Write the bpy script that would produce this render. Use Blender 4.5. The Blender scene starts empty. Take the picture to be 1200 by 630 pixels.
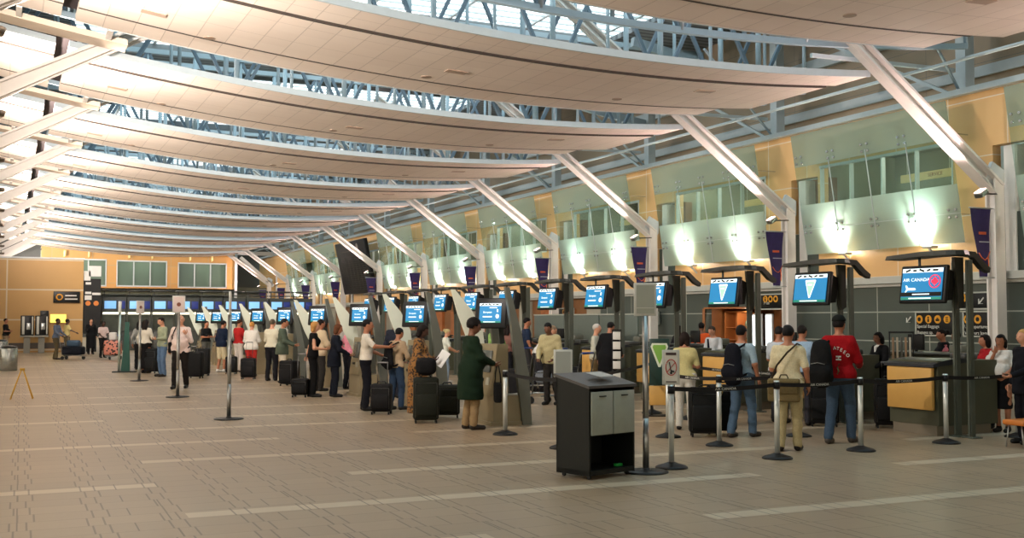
import bpy, bmesh, math, random
import numpy as np
from mathutils import Vector, Matrix, Euler
R_ = math.radians
random.seed(7)
SC = bpy.context.scene
COL = SC.collection
# ------------------------------------------------------------------ camera
F_PX, CAM_Z, YAW, PITCH = 1267.0, 1.70, -25.13, 2.67
cam_d = bpy.data.cameras.new('camera'); cam = bpy.data.objects.new('camera', cam_d); COL.objects.link(cam)
cam_d.sensor_width = 36.0; cam_d.lens = F_PX/1200*36.0; cam_d.clip_end = 400; cam_d.clip_start = .1
cam.location = (0, 0, CAM_Z); cam.rotation_euler = (R_(90+PITCH), 0, R_(YAW))
SC.camera = cam
CR = cam.rotation_euler.to_matrix()
def ray(u, v): return CR @ Vector(((u-600)/F_PX, (315-v)/F_PX, -1))
def ground(u, v, z=0.0):
    d = ray(u, v); t = (z-CAM_Z)/d.z; return Vector((d.x*t, d.y*t, z))
def at_x(u, x):                                  # world Y at which the vertical plane through pixel column u meets x
    d = ray(u, 374); return x*d.y/d.x
def at_y(u, y):
    d = ray(u, 374); return y*d.x/d.y
# ------------------------------------------------------------------ view, world
SC.view_settings.view_transform = 'Standard'; SC.view_settings.look = 'None'
SC.view_settings.gamma = 1; SC.view_settings.exposure = 0.8
SC.view_settings.use_curve_mapping = False
W = bpy.data.worlds.new('sky'); SC.world = W; W.use_nodes = True
wn = W.node_tree.nodes; wl = W.node_tree.links
bg = wn['Background']; bg.inputs['Strength'].default_value = 2.2
tc = wn.new('ShaderNodeTexCoord'); gr = wn.new('ShaderNodeSeparateXYZ'); rp = wn.new('ShaderNodeValToRGB')
wl.new(tc.outputs['Generated'], gr.inputs[0]); wl.new(gr.outputs['Z'], rp.inputs[0]); wl.new(rp.outputs[0], bg.inputs[0])
rp.color_ramp.elements[0].color = (.84, .93, .95, 1); rp.color_ramp.elements[1].color = (.50, .76, .88, 1)
SC.cycles.max_bounces = 6; SC.cycles.diffuse_bounces = 3; SC.cycles.glossy_bounces = 3
SC.cycles.transparent_max_bounces = 12; SC.cycles.sample_clamp_indirect = 4.0
SC.cycles.caustics_reflective = False; SC.cycles.caustics_refractive = False
# ------------------------------------------------------------------ large lights
def lin(c): return tuple(((x/255)/12.92 if x/255 <= .04045 else ((x/255+.055)/1.055)**2.4) for x in c)
def area(name, loc, target, size, power, color=(1, 1, 1), size_y=None, spread=180):
    d = bpy.data.lights.new(name, 'AREA'); d.energy = power; d.color = color; d.size = size; d.spread = R_(spread)
    if size_y: d.shape = 'RECTANGLE'; d.size_y = size_y
    o = bpy.data.objects.new(name, d); COL.objects.link(o); o.location = loc
    o.rotation_euler = (Vector(target)-Vector(loc)).to_track_quat('-Z', 'Y').to_euler(); return o
def spot(name, loc, target, power, color=(1, 1, 1), angle=90, blend=.8, r=.15):
    d = bpy.data.lights.new(name, 'SPOT'); d.energy = power; d.color = color; d.spot_size = R_(angle); d.spot_blend = blend
    d.shadow_soft_size = r
    o = bpy.data.objects.new(name, d); COL.objects.link(o); o.location = loc
    o.rotation_euler = (Vector(target)-Vector(loc)).to_track_quat('-Z', 'Y').to_euler(); return o
def point(name, loc, power, color=(1, 1, 1), r=.05):
    d = bpy.data.lights.new(name, 'POINT'); d.energy = power; d.color = color; d.shadow_soft_size = r
    o = bpy.data.objects.new(name, d); COL.objects.link(o); o.location = loc; return o
COLY = [11.3, 19.8, 27.9, 36.1, 44.5, 53.0, 61.6, 70.2, 78.9, 87.7, 96.4, 104.0]   # column lines along the hall
WARM = (1, .80, .62); PINK = (1, .76, .70)
# added fill lights standing in for unseen windows, left of and behind the camera
area('fill_left', (-11.3, 40, 4.5), (10, 42, 1.0), 90, 1700, (1, .89, .76), 6.0)
area('fill_rear', (6, -7, 4.5), (8, 20, 2.5), 26, 260, (1, .88, .76), 5.0)
# uplights on the strut roots of both column rows
for i, y in enumerate(COLY):
    spot('uplight_left', (-.3, y+.4, 6.75), (4.0, y+3.0, 8.6), 2700, (1, .88, .80), 150, .9, .15)
    spot('uplight_right', (21.9, y-.55, 4.95), (15.6, y+1.8, 8.0), 1150, (1, .72, .70), 110, .9, .12)
# ------------------------------------------------------------------ materials
_mats = {}
def principled(name):
    m = bpy.data.materials.new(name); m.use_nodes = True
    return m, m.node_tree.nodes, m.node_tree.links, m.node_tree.nodes['Principled BSDF']
def mat(name, rgb, rough=.5, metal=0.0, vary=.0, bump=.0, scale=40, emit=0.0, coat=0.0):
    """plain procedural material; rgb is 0-255 sRGB"""
    key = (name, rgb, rough, metal, vary, bump, scale, emit)
    if key in _mats: return _mats[key]
    m, n, l, b = principled(name)
    c = lin(rgb)
    b.inputs['Base Color'].default_value = (*c, 1); b.inputs['Roughness'].default_value = rough; b.inputs['Metallic'].default_value = metal
    b.inputs['Coat Weight'].default_value = coat
    if name in ('woven_cloth', 'luggage_fabric', 'hair'): b.inputs['Specular IOR Level'].default_value = .15
    elif name == 'plastic' and max(rgb) < 60: b.inputs['Specular IOR Level'].default_value = .3
    if emit:
        b.inputs['Emission Color'].default_value = (*c, 1); b.inputs['Emission Strength'].default_value = emit
    if vary or bump:
        t = n.new('ShaderNodeTexCoord'); z = n.new('ShaderNodeTexNoise'); z.inputs['Scale'].default_value = scale; z.inputs['Detail'].default_value = 3
        l.new(t.outputs['Object'], z.inputs['Vector'])
        if vary:
            r = n.new('ShaderNodeValToRGB'); r.color_ramp.elements[0].position = .3; r.color_ramp.elements[1].position = .7
            r.color_ramp.elements[0].color = (*[x*(1-vary) for x in c], 1); r.color_ramp.elements[1].color = (*[min(1, x*(1+vary)) for x in c], 1)
            l.new(z.outputs['Fac'], r.inputs[0]); l.new(r.outputs[0], b.inputs['Base Color'])
        if bump:
            p = n.new('ShaderNodeBump'); p.inputs['Strength'].default_value = bump; p.inputs['Distance'].default_value = .01
            l.new(z.outputs['Fac'], p.inputs['Height']); l.new(p.outputs[0], b.inputs['Normal'])
    _mats[key] = m; return m
def cloth(rgb): return mat('woven_cloth', rgb, .85, 0, .12, .35, 60)
def skin_m(rgb): return mat('skin', rgb, .5, 0, .06, .1, 30)
def metal_m(rgb=(190, 192, 190), rough=.3): return mat('brushed_metal', rgb, rough, .9, .05, 0, 8)
def paint(rgb, rough=.5): return mat('paint', rgb, rough, 0, .03, 0, 5)
def plastic(rgb, rough=.35): return mat('plastic', rgb, rough, 0, .04, 0, 12)
def glow(rgb, e=1.0): return mat('glow', rgb, .5, 0, 0, 0, 40, e)
class NB:
    """small node-graph helper"""
    def __init__(s, m): s.n = m.node_tree.nodes; s.l = m.node_tree.links
    def m(s, op, a, b=None, c=None):
        q = s.n.new('ShaderNodeMath'); q.operation = op
        for i, v in enumerate((a, b, c)):
            if v is None: continue
            if isinstance(v, (int, float)): q.inputs[i].default_value = v
            else: s.l.new(v, q.inputs[i])
        return q.outputs[0]
    def mix(s, f, a, b):
        q = s.n.new('ShaderNodeMix'); q.data_type = 'RGBA'
        for i, v in ((0, f), (6, a), (7, b)):
            if isinstance(v, tuple): q.inputs[i].default_value = (*v, 1)
            elif isinstance(v, (int, float)): q.inputs[i].default_value = v
            else: s.l.new(v, q.inputs[i])
        return q.outputs[2]
    def noise(s, vec, scale, detail=2):
        q = s.n.new('ShaderNodeTexNoise'); q.inputs['Scale'].default_value = scale; q.inputs['Detail'].default_value = detail
        s.l.new(vec, q.inputs['Vector']); return q.outputs['Fac']
    def coords(s, rot=0.0):
        t = s.n.new('ShaderNodeTexCoord'); v = t.outputs['Object']
        if rot:
            p = s.n.new('ShaderNodeMapping'); p.inputs['Rotation'].default_value = (0, 0, rot); s.l.new(v, p.inputs[0]); v = p.outputs[0]
        x = s.n.new('ShaderNodeSeparateXYZ'); s.l.new(v, x.inputs[0]); return v, x.outputs[0], x.outputs[1], x.outputs[2]
    def line(s, c, period, off, width):        # 1 on a line of given width every period
        q = s.m('MODULO', s.m('ADD', c, 1000*period-off), period); return s.m('LESS_THAN', q, width)
def floor_mat():
    m, n, l, b = principled('floor_tiles'); k = NB(m)
    v, x, y, z = k.coords(R_(.7))
    row = k.m('FLOOR', k.m('DIVIDE', k.m('ADD', y, 400.0), .385))
    sh = k.m('MULTIPLY', k.m('MODULO', row, 3.0), .03)
    xs = k.m('ADD', x, sh)
    j1 = k.line(xs, .60, 0, .016); j2 = k.line(xs, .60, .13, .016)
    near = k.m('MULTIPLY', k.line(row, 2.0, .5, 1.0), 1.0)
    xo = k.m('ADD', x, k.m('MULTIPLY', near, .30))
    j3 = k.line(xo, 1.20, .0, .012); jr = k.line(y, .385, 0, .014)
    J = k.m('MAXIMUM', k.m('MAXIMUM', k.m('MULTIPLY', k.m('MAXIMUM', j1, j2), .85), j3), k.m('MULTIPLY', jr, .42))
    # pale inlaid bands every 1.93 m, each broken by two-metre gaps
    yy = k.m('ADD', y, 401.44-7.75)
    band = k.m('LESS_THAN', k.m('MODULO', yy, 1.93), .24)
    idx = k.m('FLOOR', k.m('DIVIDE', yy, 1.93)); par = k.m('MODULO', idx, 2.0); q4 = k.m('MODULO', idx, 4.0)
    even = k.m('SUBTRACT', 3.4, k.m('MULTIPLY', q4, 1.05))
    g = k.m('ADD', k.m('MULTIPLY', par, -.7), k.m('MULTIPLY', k.m('SUBTRACT', 1.0, par), even))
    gp = k.m('MODULO', k.m('ADD', k.m('SUBTRACT', x, g), 810.0), 8.1)
    band = k.m('MULTIPLY', band, k.m('GREATER_THAN', gp, 2.05))
    n1 = k.noise(v, .35, 3); n2 = k.noise(v, 9.0, 2)
    cell = k.m('FRACT', k.m('MULTIPLY', k.m('SINE', k.m('ADD', k.m('MULTIPLY', row, 12.99), k.m('MULTIPLY', k.m('FLOOR', k.m('DIVIDE', xs, .6)), 78.2))), 437.5))
    tile = k.mix(k.m('ADD', k.m('MULTIPLY', n1, .6), k.m('MULTIPLY', cell, .35)), lin((156, 136, 110)), lin((176, 155, 127)))
    tile = k.mix(k.m('MULTIPLY', n2, .15), tile, lin((128, 110, 90)))
    col = k.mix(k.m('MULTIPLY', band, .8), tile, lin((205, 190, 164)))
    col = k.mix(k.m('MULTIPLY', J, .75), col, lin((70, 55, 42)))
    l.new(col, b.inputs['Base Color'])
    b.inputs['Roughness'].default_value = .36
    p = n.new('ShaderNodeBump'); p.inputs['Strength'].default_value = .15; p.inputs['Distance'].default_value = .002
    l.new(k.m('SUBTRACT', 1.0, J), p.inputs['Height']); l.new(p.outputs[0], b.inputs['Normal'])
    return m
def sail_mat():                                 # ceiling sails: off-white acoustic tiles with fine joints, x across, y along
    m, n, l, b = principled('acoustic_tiles'); k = NB(m)
    v, x, y, z = k.coords()
    J = k.m('MAXIMUM', k.line(x, .62, 0, .018), k.line(y, 1.22, .62, .016))
    n1 = k.noise(v, .8, 2)
    cell = k.m('FRACT', k.m('MULTIPLY', k.m('SINE', k.m('ADD', k.m('MULTIPLY', k.m('FLOOR', k.m('DIVIDE', x, .62)), 12.99), k.m('MULTIPLY', k.m('FLOOR', k.m('DIVIDE', y, 1.22)), 78.2))), 437.5))
    c = k.mix(k.m('ADD', k.m('MULTIPLY', n1, .4), k.m('MULTIPLY', cell, .5)), lin((212, 198, 184)), lin((226, 214, 200)))
    c = k.mix(k.m('MULTIPLY', J, .42), c, lin((105, 90, 80)))
    l.new(c, b.inputs['Base Color']); b.inputs['Roughness'].default_value = .55
    return m
def grid_mat(name, base1, base2, seam, pw, ph, sw, ox=0, oz=0, axis='y', rough=.5, metal=0, grain=0):
    m, n, l, b = principled(name); k = NB(m)
    v, x, y, z = k.coords(); a = y if axis == 'y' else x
    J = k.m('MAXIMUM', k.line(a, pw, ox, sw), k.line(z, ph, oz, sw))
    n1 = k.noise(v, .9, 3)
    cell = k.m('FRACT', k.m('MULTIPLY', k.m('SINE', k.m('ADD', k.m('MULTIPLY', k.m('FLOOR', k.m('DIVIDE', k.m('SUBTRACT', a, ox), pw)), 12.99), k.m('MULTIPLY', k.m('FLOOR', k.m('DIVIDE', k.m('SUBTRACT', z, oz), ph)), 78.2))), 437.5))
    c = k.mix(k.m('ADD', k.m('MULTIPLY', n1, .5), k.m('MULTIPLY', cell, .5)), lin(base1), lin(base2))
    c = k.mix(k.m('MULTIPLY', J, .9), c, lin(seam))
    l.new(c, b.inputs['Base Color']); b.inputs['Roughness'].default_value = rough; b.inputs['Metallic'].default_value = metal
    return m
def corrugated_mat():
    m, n, l, b = principled('ribbed_deck'); k = NB(m)
    v, x, y, z = k.coords()
    J = k.line(y, .4, 0, .16)
    l.new(k.mix(J, lin((120, 122, 122)), lin((75, 78, 80))), b.inputs['Base Color']); b.inputs['Roughness'].default_value = .6
    return m
def glass_mat(name, tint, haze, white=.0):
    """clear architectural glass as transparent + glossy; haze mixes in a translucent frosting"""
    m = bpy.data.materials.new(name); m.use_nodes = True; n = m.node_tree.nodes; l = m.node_tree.links
    n.remove(n['Principled BSDF']); out = n['Material Output']
    t = n.new('ShaderNodeBsdfTransparent'); t.inputs[0].default_value = (*tint, 1)
    g = n.new('ShaderNodeBsdfGlossy'); g.inputs['Roughness'].default_value = .05; g.inputs[0].default_value = (.9, 1, .95, 1)
    fr = n.new('ShaderNodeLayerWeight'); fr.inputs[0].default_value = .5; k = NB(m)
    fac = k.m('ADD', k.m('MULTIPLY', k.m('POWER', fr.outputs['Facing'], 4.0), .5), .03)
    mx = n.new('ShaderNodeMixShader'); l.new(fac, mx.inputs[0]); l.new(t.outputs[0], mx.inputs[1]); l.new(g.outputs[0], mx.inputs[2])
    last = mx.outputs[0]
    if haze:
        tr = n.new('ShaderNodeBsdfTranslucent'); tr.inputs[0].default_value = (*lin((206, 222, 210)), 1)
        df = n.new('ShaderNodeBsdfDiffuse'); df.inputs[0].default_value = (*lin((172, 186, 180)), 1)
        a = n.new('ShaderNodeMixShader'); a.inputs[0].default_value = .45; l.new(tr.outputs[0], a.inputs[1]); l.new(df.outputs[0], a.inputs[2])
        h = n.new('ShaderNodeMixShader'); h.inputs[0].default_value = haze; l.new(last, h.inputs[1]); l.new(a.outputs[0], h.inputs[2]); last = h.outputs[0]
    l.new(last, out.inputs[0]); return m
# ------------------------------------------------------------------ mesh helpers
class MB:
    def __init__(s): s.v = []; s.f = []; s.smooth = []
    def add(s, vs, fs, sm=False):
        o = len(s.v); s.v += [tuple(p) for p in vs]; s.f += [tuple(i+o for i in f) for f in fs]; s.smooth += [sm]*len(fs); return s
    def box(s, c, d, rot=None):
        x, y, z = d[0]/2, d[1]/2, d[2]/2
        vs = [Vector((a*x, b*y, e*z)) for a in (-1, 1) for b in (-1, 1) for e in (-1, 1)]
        if rot is not None:
            m = rot if isinstance(rot, Matrix) else Euler(rot).to_matrix(); vs = [m @ p for p in vs]
        c = Vector(c)
        return s.add([p+c for p in vs], [(0, 1, 3, 2), (4, 6, 7, 5), (0, 4, 5, 1), (2, 3, 7, 6), (0, 2, 6, 4), (1, 5, 7, 3)])
    def rbox(s, c, d, r=.02, seg=2, rot=None, sm=True):
        bm = bmesh.new(); bmesh.ops.create_cube(bm, size=1)
        for q in bm.verts: q.co = Vector((q.co.x*d[0], q.co.y*d[1], q.co.z*d[2]))
        r = min(r, min(d)*.49)
        bmesh.ops.bevel(bm, geom=bm.edges[:], offset=r, segments=seg, affect='EDGES', profile=.5)
        m = Matrix.Identity(3) if rot is None else (rot if isinstance(rot, Matrix) else Euler(rot).to_matrix()); c = Vector(c)
        bm.verts.index_update()
        s.add([m @ q.co + c for q in bm.verts], [[q.index for q in f.verts] for f in bm.faces], sm); bm.free(); return s
    def cyl(s, a, b, r0, r1=None, n=12, cap=True):
        a = Vector(a); b = Vector(b); r1 = r0 if r1 is None else r1
        q = (b-a).to_track_quat('Z', 'Y').to_matrix()
        A = [a + q @ Vector((math.cos(t)*r0, math.sin(t)*r0, 0)) for t in [2*math.pi*i/n for i in range(n)]]
        B = [b + q @ Vector((math.cos(t)*r1, math.sin(t)*r1, 0)) for t in [2*math.pi*i/n for i in range(n)]]
        s.add(A+B, [(i, (i+1) % n, n+(i+1) % n, n+i) for i in range(n)], True)
        if cap: s.add(A, [tuple(reversed(range(n)))]); s.add(B, [tuple(range(n))])
        return s
    def tube(s, pts, r, n=8, closed=False):
        pts = [Vector(p) for p in pts]; rs = r if isinstance(r, (list, tuple)) else [r]*len(pts); rings = []; N = len(pts)
        up = Vector((0, 0, 1))
        for i, p in enumerate(pts):
            d = (pts[(i+1) % N]-pts[i-1]) if closed else (pts[min(i+1, N-1)]-pts[max(i-1, 0)])
            d.normalize(); u = up if abs(d.dot(up)) < .95 else Vector((1, 0, 0))
            e1 = d.cross(u).normalized(); e2 = d.cross(e1)
            rings.append([p+e1*math.cos(2*math.pi*k/n)*rs[i]+e2*math.sin(2*math.pi*k/n)*rs[i] for k in range(n)])
        vs = [q for g in rings for q in g]; fs = []
        for i in range(N if closed else N-1):
            j = (i+1) % N
            for k in range(n): fs.append((i*n+k, i*n+(k+1) % n, j*n+(k+1) % n, j*n+k))
        s.add(vs, fs, True)
        if not closed: s.add(rings[0], [tuple(range(n))]); s.add(rings[-1], [tuple(reversed(range(n)))])
        return s
    def bar(s, a, b, w, h):                       # rectangular bar between two points, w horizontal, h the other way
        a = Vector(a); b = Vector(b); d = b-a; q = d.to_track_quat('Z', 'Y').to_matrix()
        z = d.normalized(); up = Vector((0, 0, 1)) if abs(z.z) < .98 else Vector((0, 1, 0))
        e1 = z.cross(up).normalized(); e2 = e1.cross(z)
        vs = [p+e1*(sx*w/2)+e2*(sy*h/2) for p in (a, b) for sx, sy in ((-1, -1), (1, -1), (1, 1), (-1, 1))]
        return s.add(vs, [(3, 2, 1, 0), (4, 5, 6, 7), (0, 1, 5, 4), (1, 2, 6, 5), (2, 3, 7, 6), (3, 0, 4, 7)])
    def prism(s, poly, a, b, axis='y'):           # 2-D outline extruded from a to b along axis
        def P(p, t): return {'x': (t, p[0], p[1]), 'y': (p[0], t, p[1]), 'z': (p[0], p[1], t)}[axis]
        n = len(poly)
        return s.add([P(p, a) for p in poly]+[P(p, b) for p in poly],
                     [tuple(range(n)), tuple(reversed(range(n, 2*n)))]+[(i, n+i, n+(i+1) % n, (i+1) % n) for i in range(n)])
    def lathe(s, prof, c=(0, 0, 0), n=20):
        c = Vector(c); vs = [c+Vector((r*math.cos(2*math.pi*k/n), r*math.sin(2*math.pi*k/n), z)) for r, z in prof for k in range(n)]; fs = []
        for i in range(len(prof)-1):
            for k in range(n): fs.append((i*n+k, i*n+(k+1) % n, (i+1)*n+(k+1) % n, (i+1)*n+k))
        s.add(vs, fs, True); m = len(prof)-1
        s.add(vs[:n], [tuple(reversed(range(n)))]); s.add(vs[m*n:], [tuple(range(n))]); return s
    def ell(s, c, r, nu=12, nv=8):
        c = Vector(c); vs = []; fs = []
        for i in range(nv+1):
            t = math.pi*i/nv
            for k in range(nu): p = 2*math.pi*k/nu; vs.append(c+Vector((r[0]*math.sin(t)*math.cos(p), r[1]*math.sin(t)*math.sin(p), r[2]*math.cos(t))))
        for i in range(nv):
            for k in range(nu): fs.append((i*nu+k, (i+1)*nu+k, (i+1)*nu+(k+1) % nu, i*nu+(k+1) % nu))
        return s.add(vs, fs, True)
    def build(s, name, m, parent=None, fix=True):
        me = bpy.data.meshes.new(name); me.from_pydata(s.v, [], s.f); me.materials.append(m)
        me.polygons.foreach_set('use_smooth', s.smooth)
        if fix:
            bm = bmesh.new(); bm.from_mesh(me); bmesh.ops.remove_doubles(bm, verts=bm.verts[:], dist=1e-5); bmesh.ops.recalc_face_normals(bm, faces=bm.faces[:]); bm.to_mesh(me); bm.free()
        me.update(); o = bpy.data.objects.new(name, me); COL.objects.link(o); o.parent = parent; return o
def thing(name, label, cat, loc=(0, 0, 0), rz=0.0, group=None):
    o = bpy.data.objects.new(name, None); COL.objects.link(o); o.location = loc; o.rotation_euler = (0, 0, rz); o.empty_display_size = .1
    o['label'] = label; o['category'] = cat
    if group: o['group'] = group
    return o
def tag(o, label, cat, group=None):
    o['label'] = label; o['category'] = cat
    if group: o['group'] = group
    return o
def struct(o): o['kind'] = 'structure'; return o
def dup(root, loc=None, rz=None, label=None):
    def cp(o, p):
        c = o.copy(); COL.objects.link(c); c.parent = p
        for ch in kids[o]: cp(ch, c)
        return c
    kids = {}; todo = [root]
    while todo:
        o = todo.pop(); kids[o] = list(o.children); todo += kids[o]
    r = cp(root, None)
    if loc is not None: r.location = loc
    if rz is not None: r.rotation_euler = (0, 0, rz)
    if label: r['label'] = label
    return r
def text(name, s, size, m, parent, loc, rot, align='CENTER', ext=.002, sx=1.0):
    c = bpy.data.curves.new(name, 'FONT'); c.body = s; c.size = size; c.align_x = align; c.align_y = 'CENTER'; c.extrude = ext
    c.materials.append(m); c.resolution_u = 2; o = bpy.data.objects.new(name, c); COL.objects.link(o); o.parent = parent
    me = bpy.data.meshes.new_from_object(o); bpy.data.objects.remove(o); bpy.data.curves.remove(c)
    me.name = name; o = bpy.data.objects.new(name, me); COL.objects.link(o); o.parent = parent
    o.location = loc; o.rotation_euler = rot; o.scale = (sx, 1, 1); return o
ORD = ['first', 'second', 'third', 'fourth', 'fifth', 'sixth', 'seventh', 'eighth', 'ninth', 'tenth', 'eleventh', 'twelfth', 'thirteenth', 'fourteenth']
# ================================================================== STRUCTURE
WX = 23.6                                        # face of the right wall
FLOOR = floor_mat(); SAIL = sail_mat()
WOOD = grid_mat('wood_panels', (214, 172, 116), (198, 154, 98), (212, 200, 178), 1.95, 1.55, .03, .35, 2.95)
WOODX = grid_mat('wood_panels_end', (200, 152, 88), (184, 136, 74), (168, 148, 110), 3.4, 1.6, .05, 3.7, 3.4, axis='x')
WOODB = grid_mat('wood_panels_block', (186, 146, 86), (168, 130, 72), (196, 184, 156), 3.85, 1.55, .07, .05, 1.65, axis='x')
DARKP = grid_mat('dark_wall_panels', (84, 92, 84), (70, 78, 72), (168, 172, 160), 2.0, .85, .035, .6, .2, rough=.35, metal=.2)
GREYW = grid_mat('clerestory_siding', (160, 140, 114), (150, 130, 106), (120, 112, 100), 6.0, .9, .02, 0, 0)
WHITE = paint((214, 208, 200)); STEEL = paint((150, 165, 172), .45); PALE = paint((190, 196, 196)); LEDGE = paint((176, 176, 166), .4)
DGREY = paint((58, 62, 58), .4); BLACK = plastic((16, 17, 18), .45); OFFW = paint((198, 190, 160)); DECK = corrugated_mat()
struct(MB().add([(-12, -8, 0), (30, -8, 0), (30, 112, 0), (-12, 112, 0)], [(0, 1, 2, 3)]).build('floor', FLOOR))
struct(MB().box((-12.1, 52, 6.5), (.2, 120, 13)).build('wall_left', OFFW))
struct(MB().box((9, -8.1, 6.5), (42, .2, 13)).build('wall_back', OFFW))
# ---- right wall, bay by bay
low = MB(); wood = MB(); rec = MB(); ledge = MB(); whitep = MB(); dark = MB()
def wseg(mb, y0, y1, z0, z1, x0=WX, th=.3): mb.box((x0+th/2, (y0+y1)/2, (z0+z1)/2), (th, y1-y0, z1-z0))
ends = COLY+[112.0]
WIN = []
for i, y in enumerate(COLY):
    yn = ends[i+1]
    a, b = y+.55, yn-.75                          # wood between the recess slots
    w0, w1 = a+1.35, b-.15
    if i in (10, 11): w0 = w1 = None
    if w0:
        WIN.append((i, w0, w1))
        wseg(wood, a, b, 2.95, 4.95); wseg(wood, a, b, 6.6, 7.8); wseg(wood, a, w0, 4.95, 6.6); wseg(wood, w1, b, 4.95, 6.6)
    else: wseg(wood, a, b, 2.95, 7.8)
    wseg(wood, b, yn+.55 if i < 11 else b+.01, 6.3, 7.8)
    wseg(rec, b, yn+.55, 4.5, 6.3, WX+.5); wseg(dark, b, yn+.55, 2.95, 4.5, WX+.12)
    whitep.box((WX+.28, yn+.1, 4.6), (.4, .34, 3.3))
wseg(wood, -8, 11.3+.55, 2.95, 7.8)
for y0, y1 in ((-8, 28.6), (33.4, 41.2)): wseg(low, y0, y1, 0, 2.75)
wseg(low, 28.6, 33.4, 2.1, 2.75)
struct(wood.build('wall_right', WOOD)); struct(low.build('wall_right_lower', DARKP)); struct(dark.build('wall_right_recess', paint((52, 62, 54))))
struct(rec.build('wall_right_slot', mat('dark_wood', (96, 62, 32), .6, 0, .1, 0, 4))); struct(whitep.build('trim_1', WHITE))
struct(MB().box((WX-.03, 52, 2.85), (.45, 120, .2)).box((WX+.02, 52, 2.7), (.28, 120, .08)).build('trim_2', LEDGE))
struct(MB().box((WX+.05, 52, 7.88), (.55, 120, .16)).build('trim_3', PALE))
struct(MB().box((WX+1.6, 52, 10.2), (.2, 120, 4.8)).build('wall_right_upper', GREYW))
struct(MB().box((WX+1.45, 52, 8.75), (.12, 120, .3)).box((WX+1.4, 52, 10.4), (.2, 120, .35)).build('trim_4', PALE))
# lower wall beyond the grid: cupboards, pale doors and lit strips
far = MB(); slat = MB(); brown = MB()
wseg(brown, 41.2, 104.5, 0, 2.75, WX+.25)
for k in range(26):
    y = 42.0+k*2.35
    if k % 3 == 0: slat.box((WX+.18, y, 1.35), (.12, 1.3, 2.5))
    else: far.box((WX+.16, y, 1.1), (.16, .95, 2.1))
struct(brown.build('wall_right_far', mat('brown_wall', (120, 80, 44), .6, 0, .15, 0, 1.5))); struct(slat.build('door_1', paint((150, 148, 132)))); struct(far.build('door_2', mat('red_wood', (150, 88, 44), .5, 0, .2, 0, 3)))
# warm wooden lounge opening in the second bay
struct(MB().box((WX+2.0, 31, 1.05), (.1, 4.8, 2.1)).box((WX+1.0, 28.55, 1.05), (2.1, .1, 2.1)).box((WX+1.0, 33.45, 1.05), (2.1, .1, 2.1)).box((WX+1, 31, 2.12), (2.1, 4.8, .05)).build('wall_lounge', mat('lounge_wood', (150, 94, 50), .5, 0, .15, 0, 2)))
point('lounge_lamp', (WX+.7, 31.8, 1.85), 16, (1, .9, .72), .1)
# offices behind the upper windows
offc = MB(); ofl = MB()
for i, w0, w1 in WIN:
    m = (w0+w1)/2; L = w1-w0+.8
    offc.box((WX+3.6, m, 5.8), (.1, L, 3.0)).box((WX+1.95, m, 4.4), (3.3, L, .1)).box((WX+1.95, m, 7.2), (3.3, L, .1))
    offc.box((WX+1.95, w0-.45, 5.8), (3.3, .08, 2.8)).box((WX+1.95, w1+.45, 5.8), (3.3, .08, 2.8))
struct(offc.build('wall_office', paint((112, 118, 102))))
for i, w0, w1 in WIN:
    rr = random.Random(i)
    if i < 9:
        point('office_lamp', (WX+1.6, w0+.8+rr.random(), 6.9), 120, (1, .95, .8), .15)
        point('office_lamp', (WX+1.6, w1-1.0, 6.9), 12 if i % 2 else 60, (1, .95, .8), .15)
        # window frame with white mullions
        f = MB(); n = 4
        for k in range(n+1): f.box((WX+.05, w0+(w1-w0)*k/n, 5.775), (.14, .05, 1.65))
        f.box((WX+.05, (w0+w1)/2, 4.98), (.16, w1-w0+.1, .08)).box((WX+.05, (w0+w1)/2, 6.57), (.16, w1-w0+.1, .08))
        struct(f.build('window_%d' % (i+1), PALE))
        # office furniture glimpsed inside
        p = thing('office_cabinet', 'pale office cabinet inside the %s upper office window from the camera end' % ORD[i], 'cabinet', (WX+3.2, w0+1.2+(i % 3)*.9, 4.45), 0, 'office cabinets behind the upper windows')
        MB().rbox((0, 0, .75), (.5, 1.0, 1.5), .02).build('body', paint((148, 150, 130)), p)
        h = MB()
        for kk in range(3): h.box((-.26, 0, .35+kk*.4), (.02, .5, .03))
        h.build('handle', metal_m(), p)
        p = thing('wooden_sign_beam', 'pale wooden beam sign hanging in the %s upper office' % ORD[i], 'sign', (WX+.75, w0+(w1-w0)*(.30 if i % 2 else .22), 5.9), 0, 'beam signs inside the upper offices')
        MB().rbox((0, 0, 0), (.06, 2.1, .24), .02).build('board', mat('pale_wood', (214, 188, 134), .5, 0, .05, 0, 3), p)
        MB().cyl((0, -.8, .1), (0, -.8, 1.2), .012, n=6).cyl((0, .8, .1), (0, .8, 1.2), .012, n=6).build('hanger', metal_m(), p)
        text('lettering', 'SERVICE', .15, plastic((120, 50, 30)), p, (-.035, -.3, 0), (R_(90), 0, R_(-90)))
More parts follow.
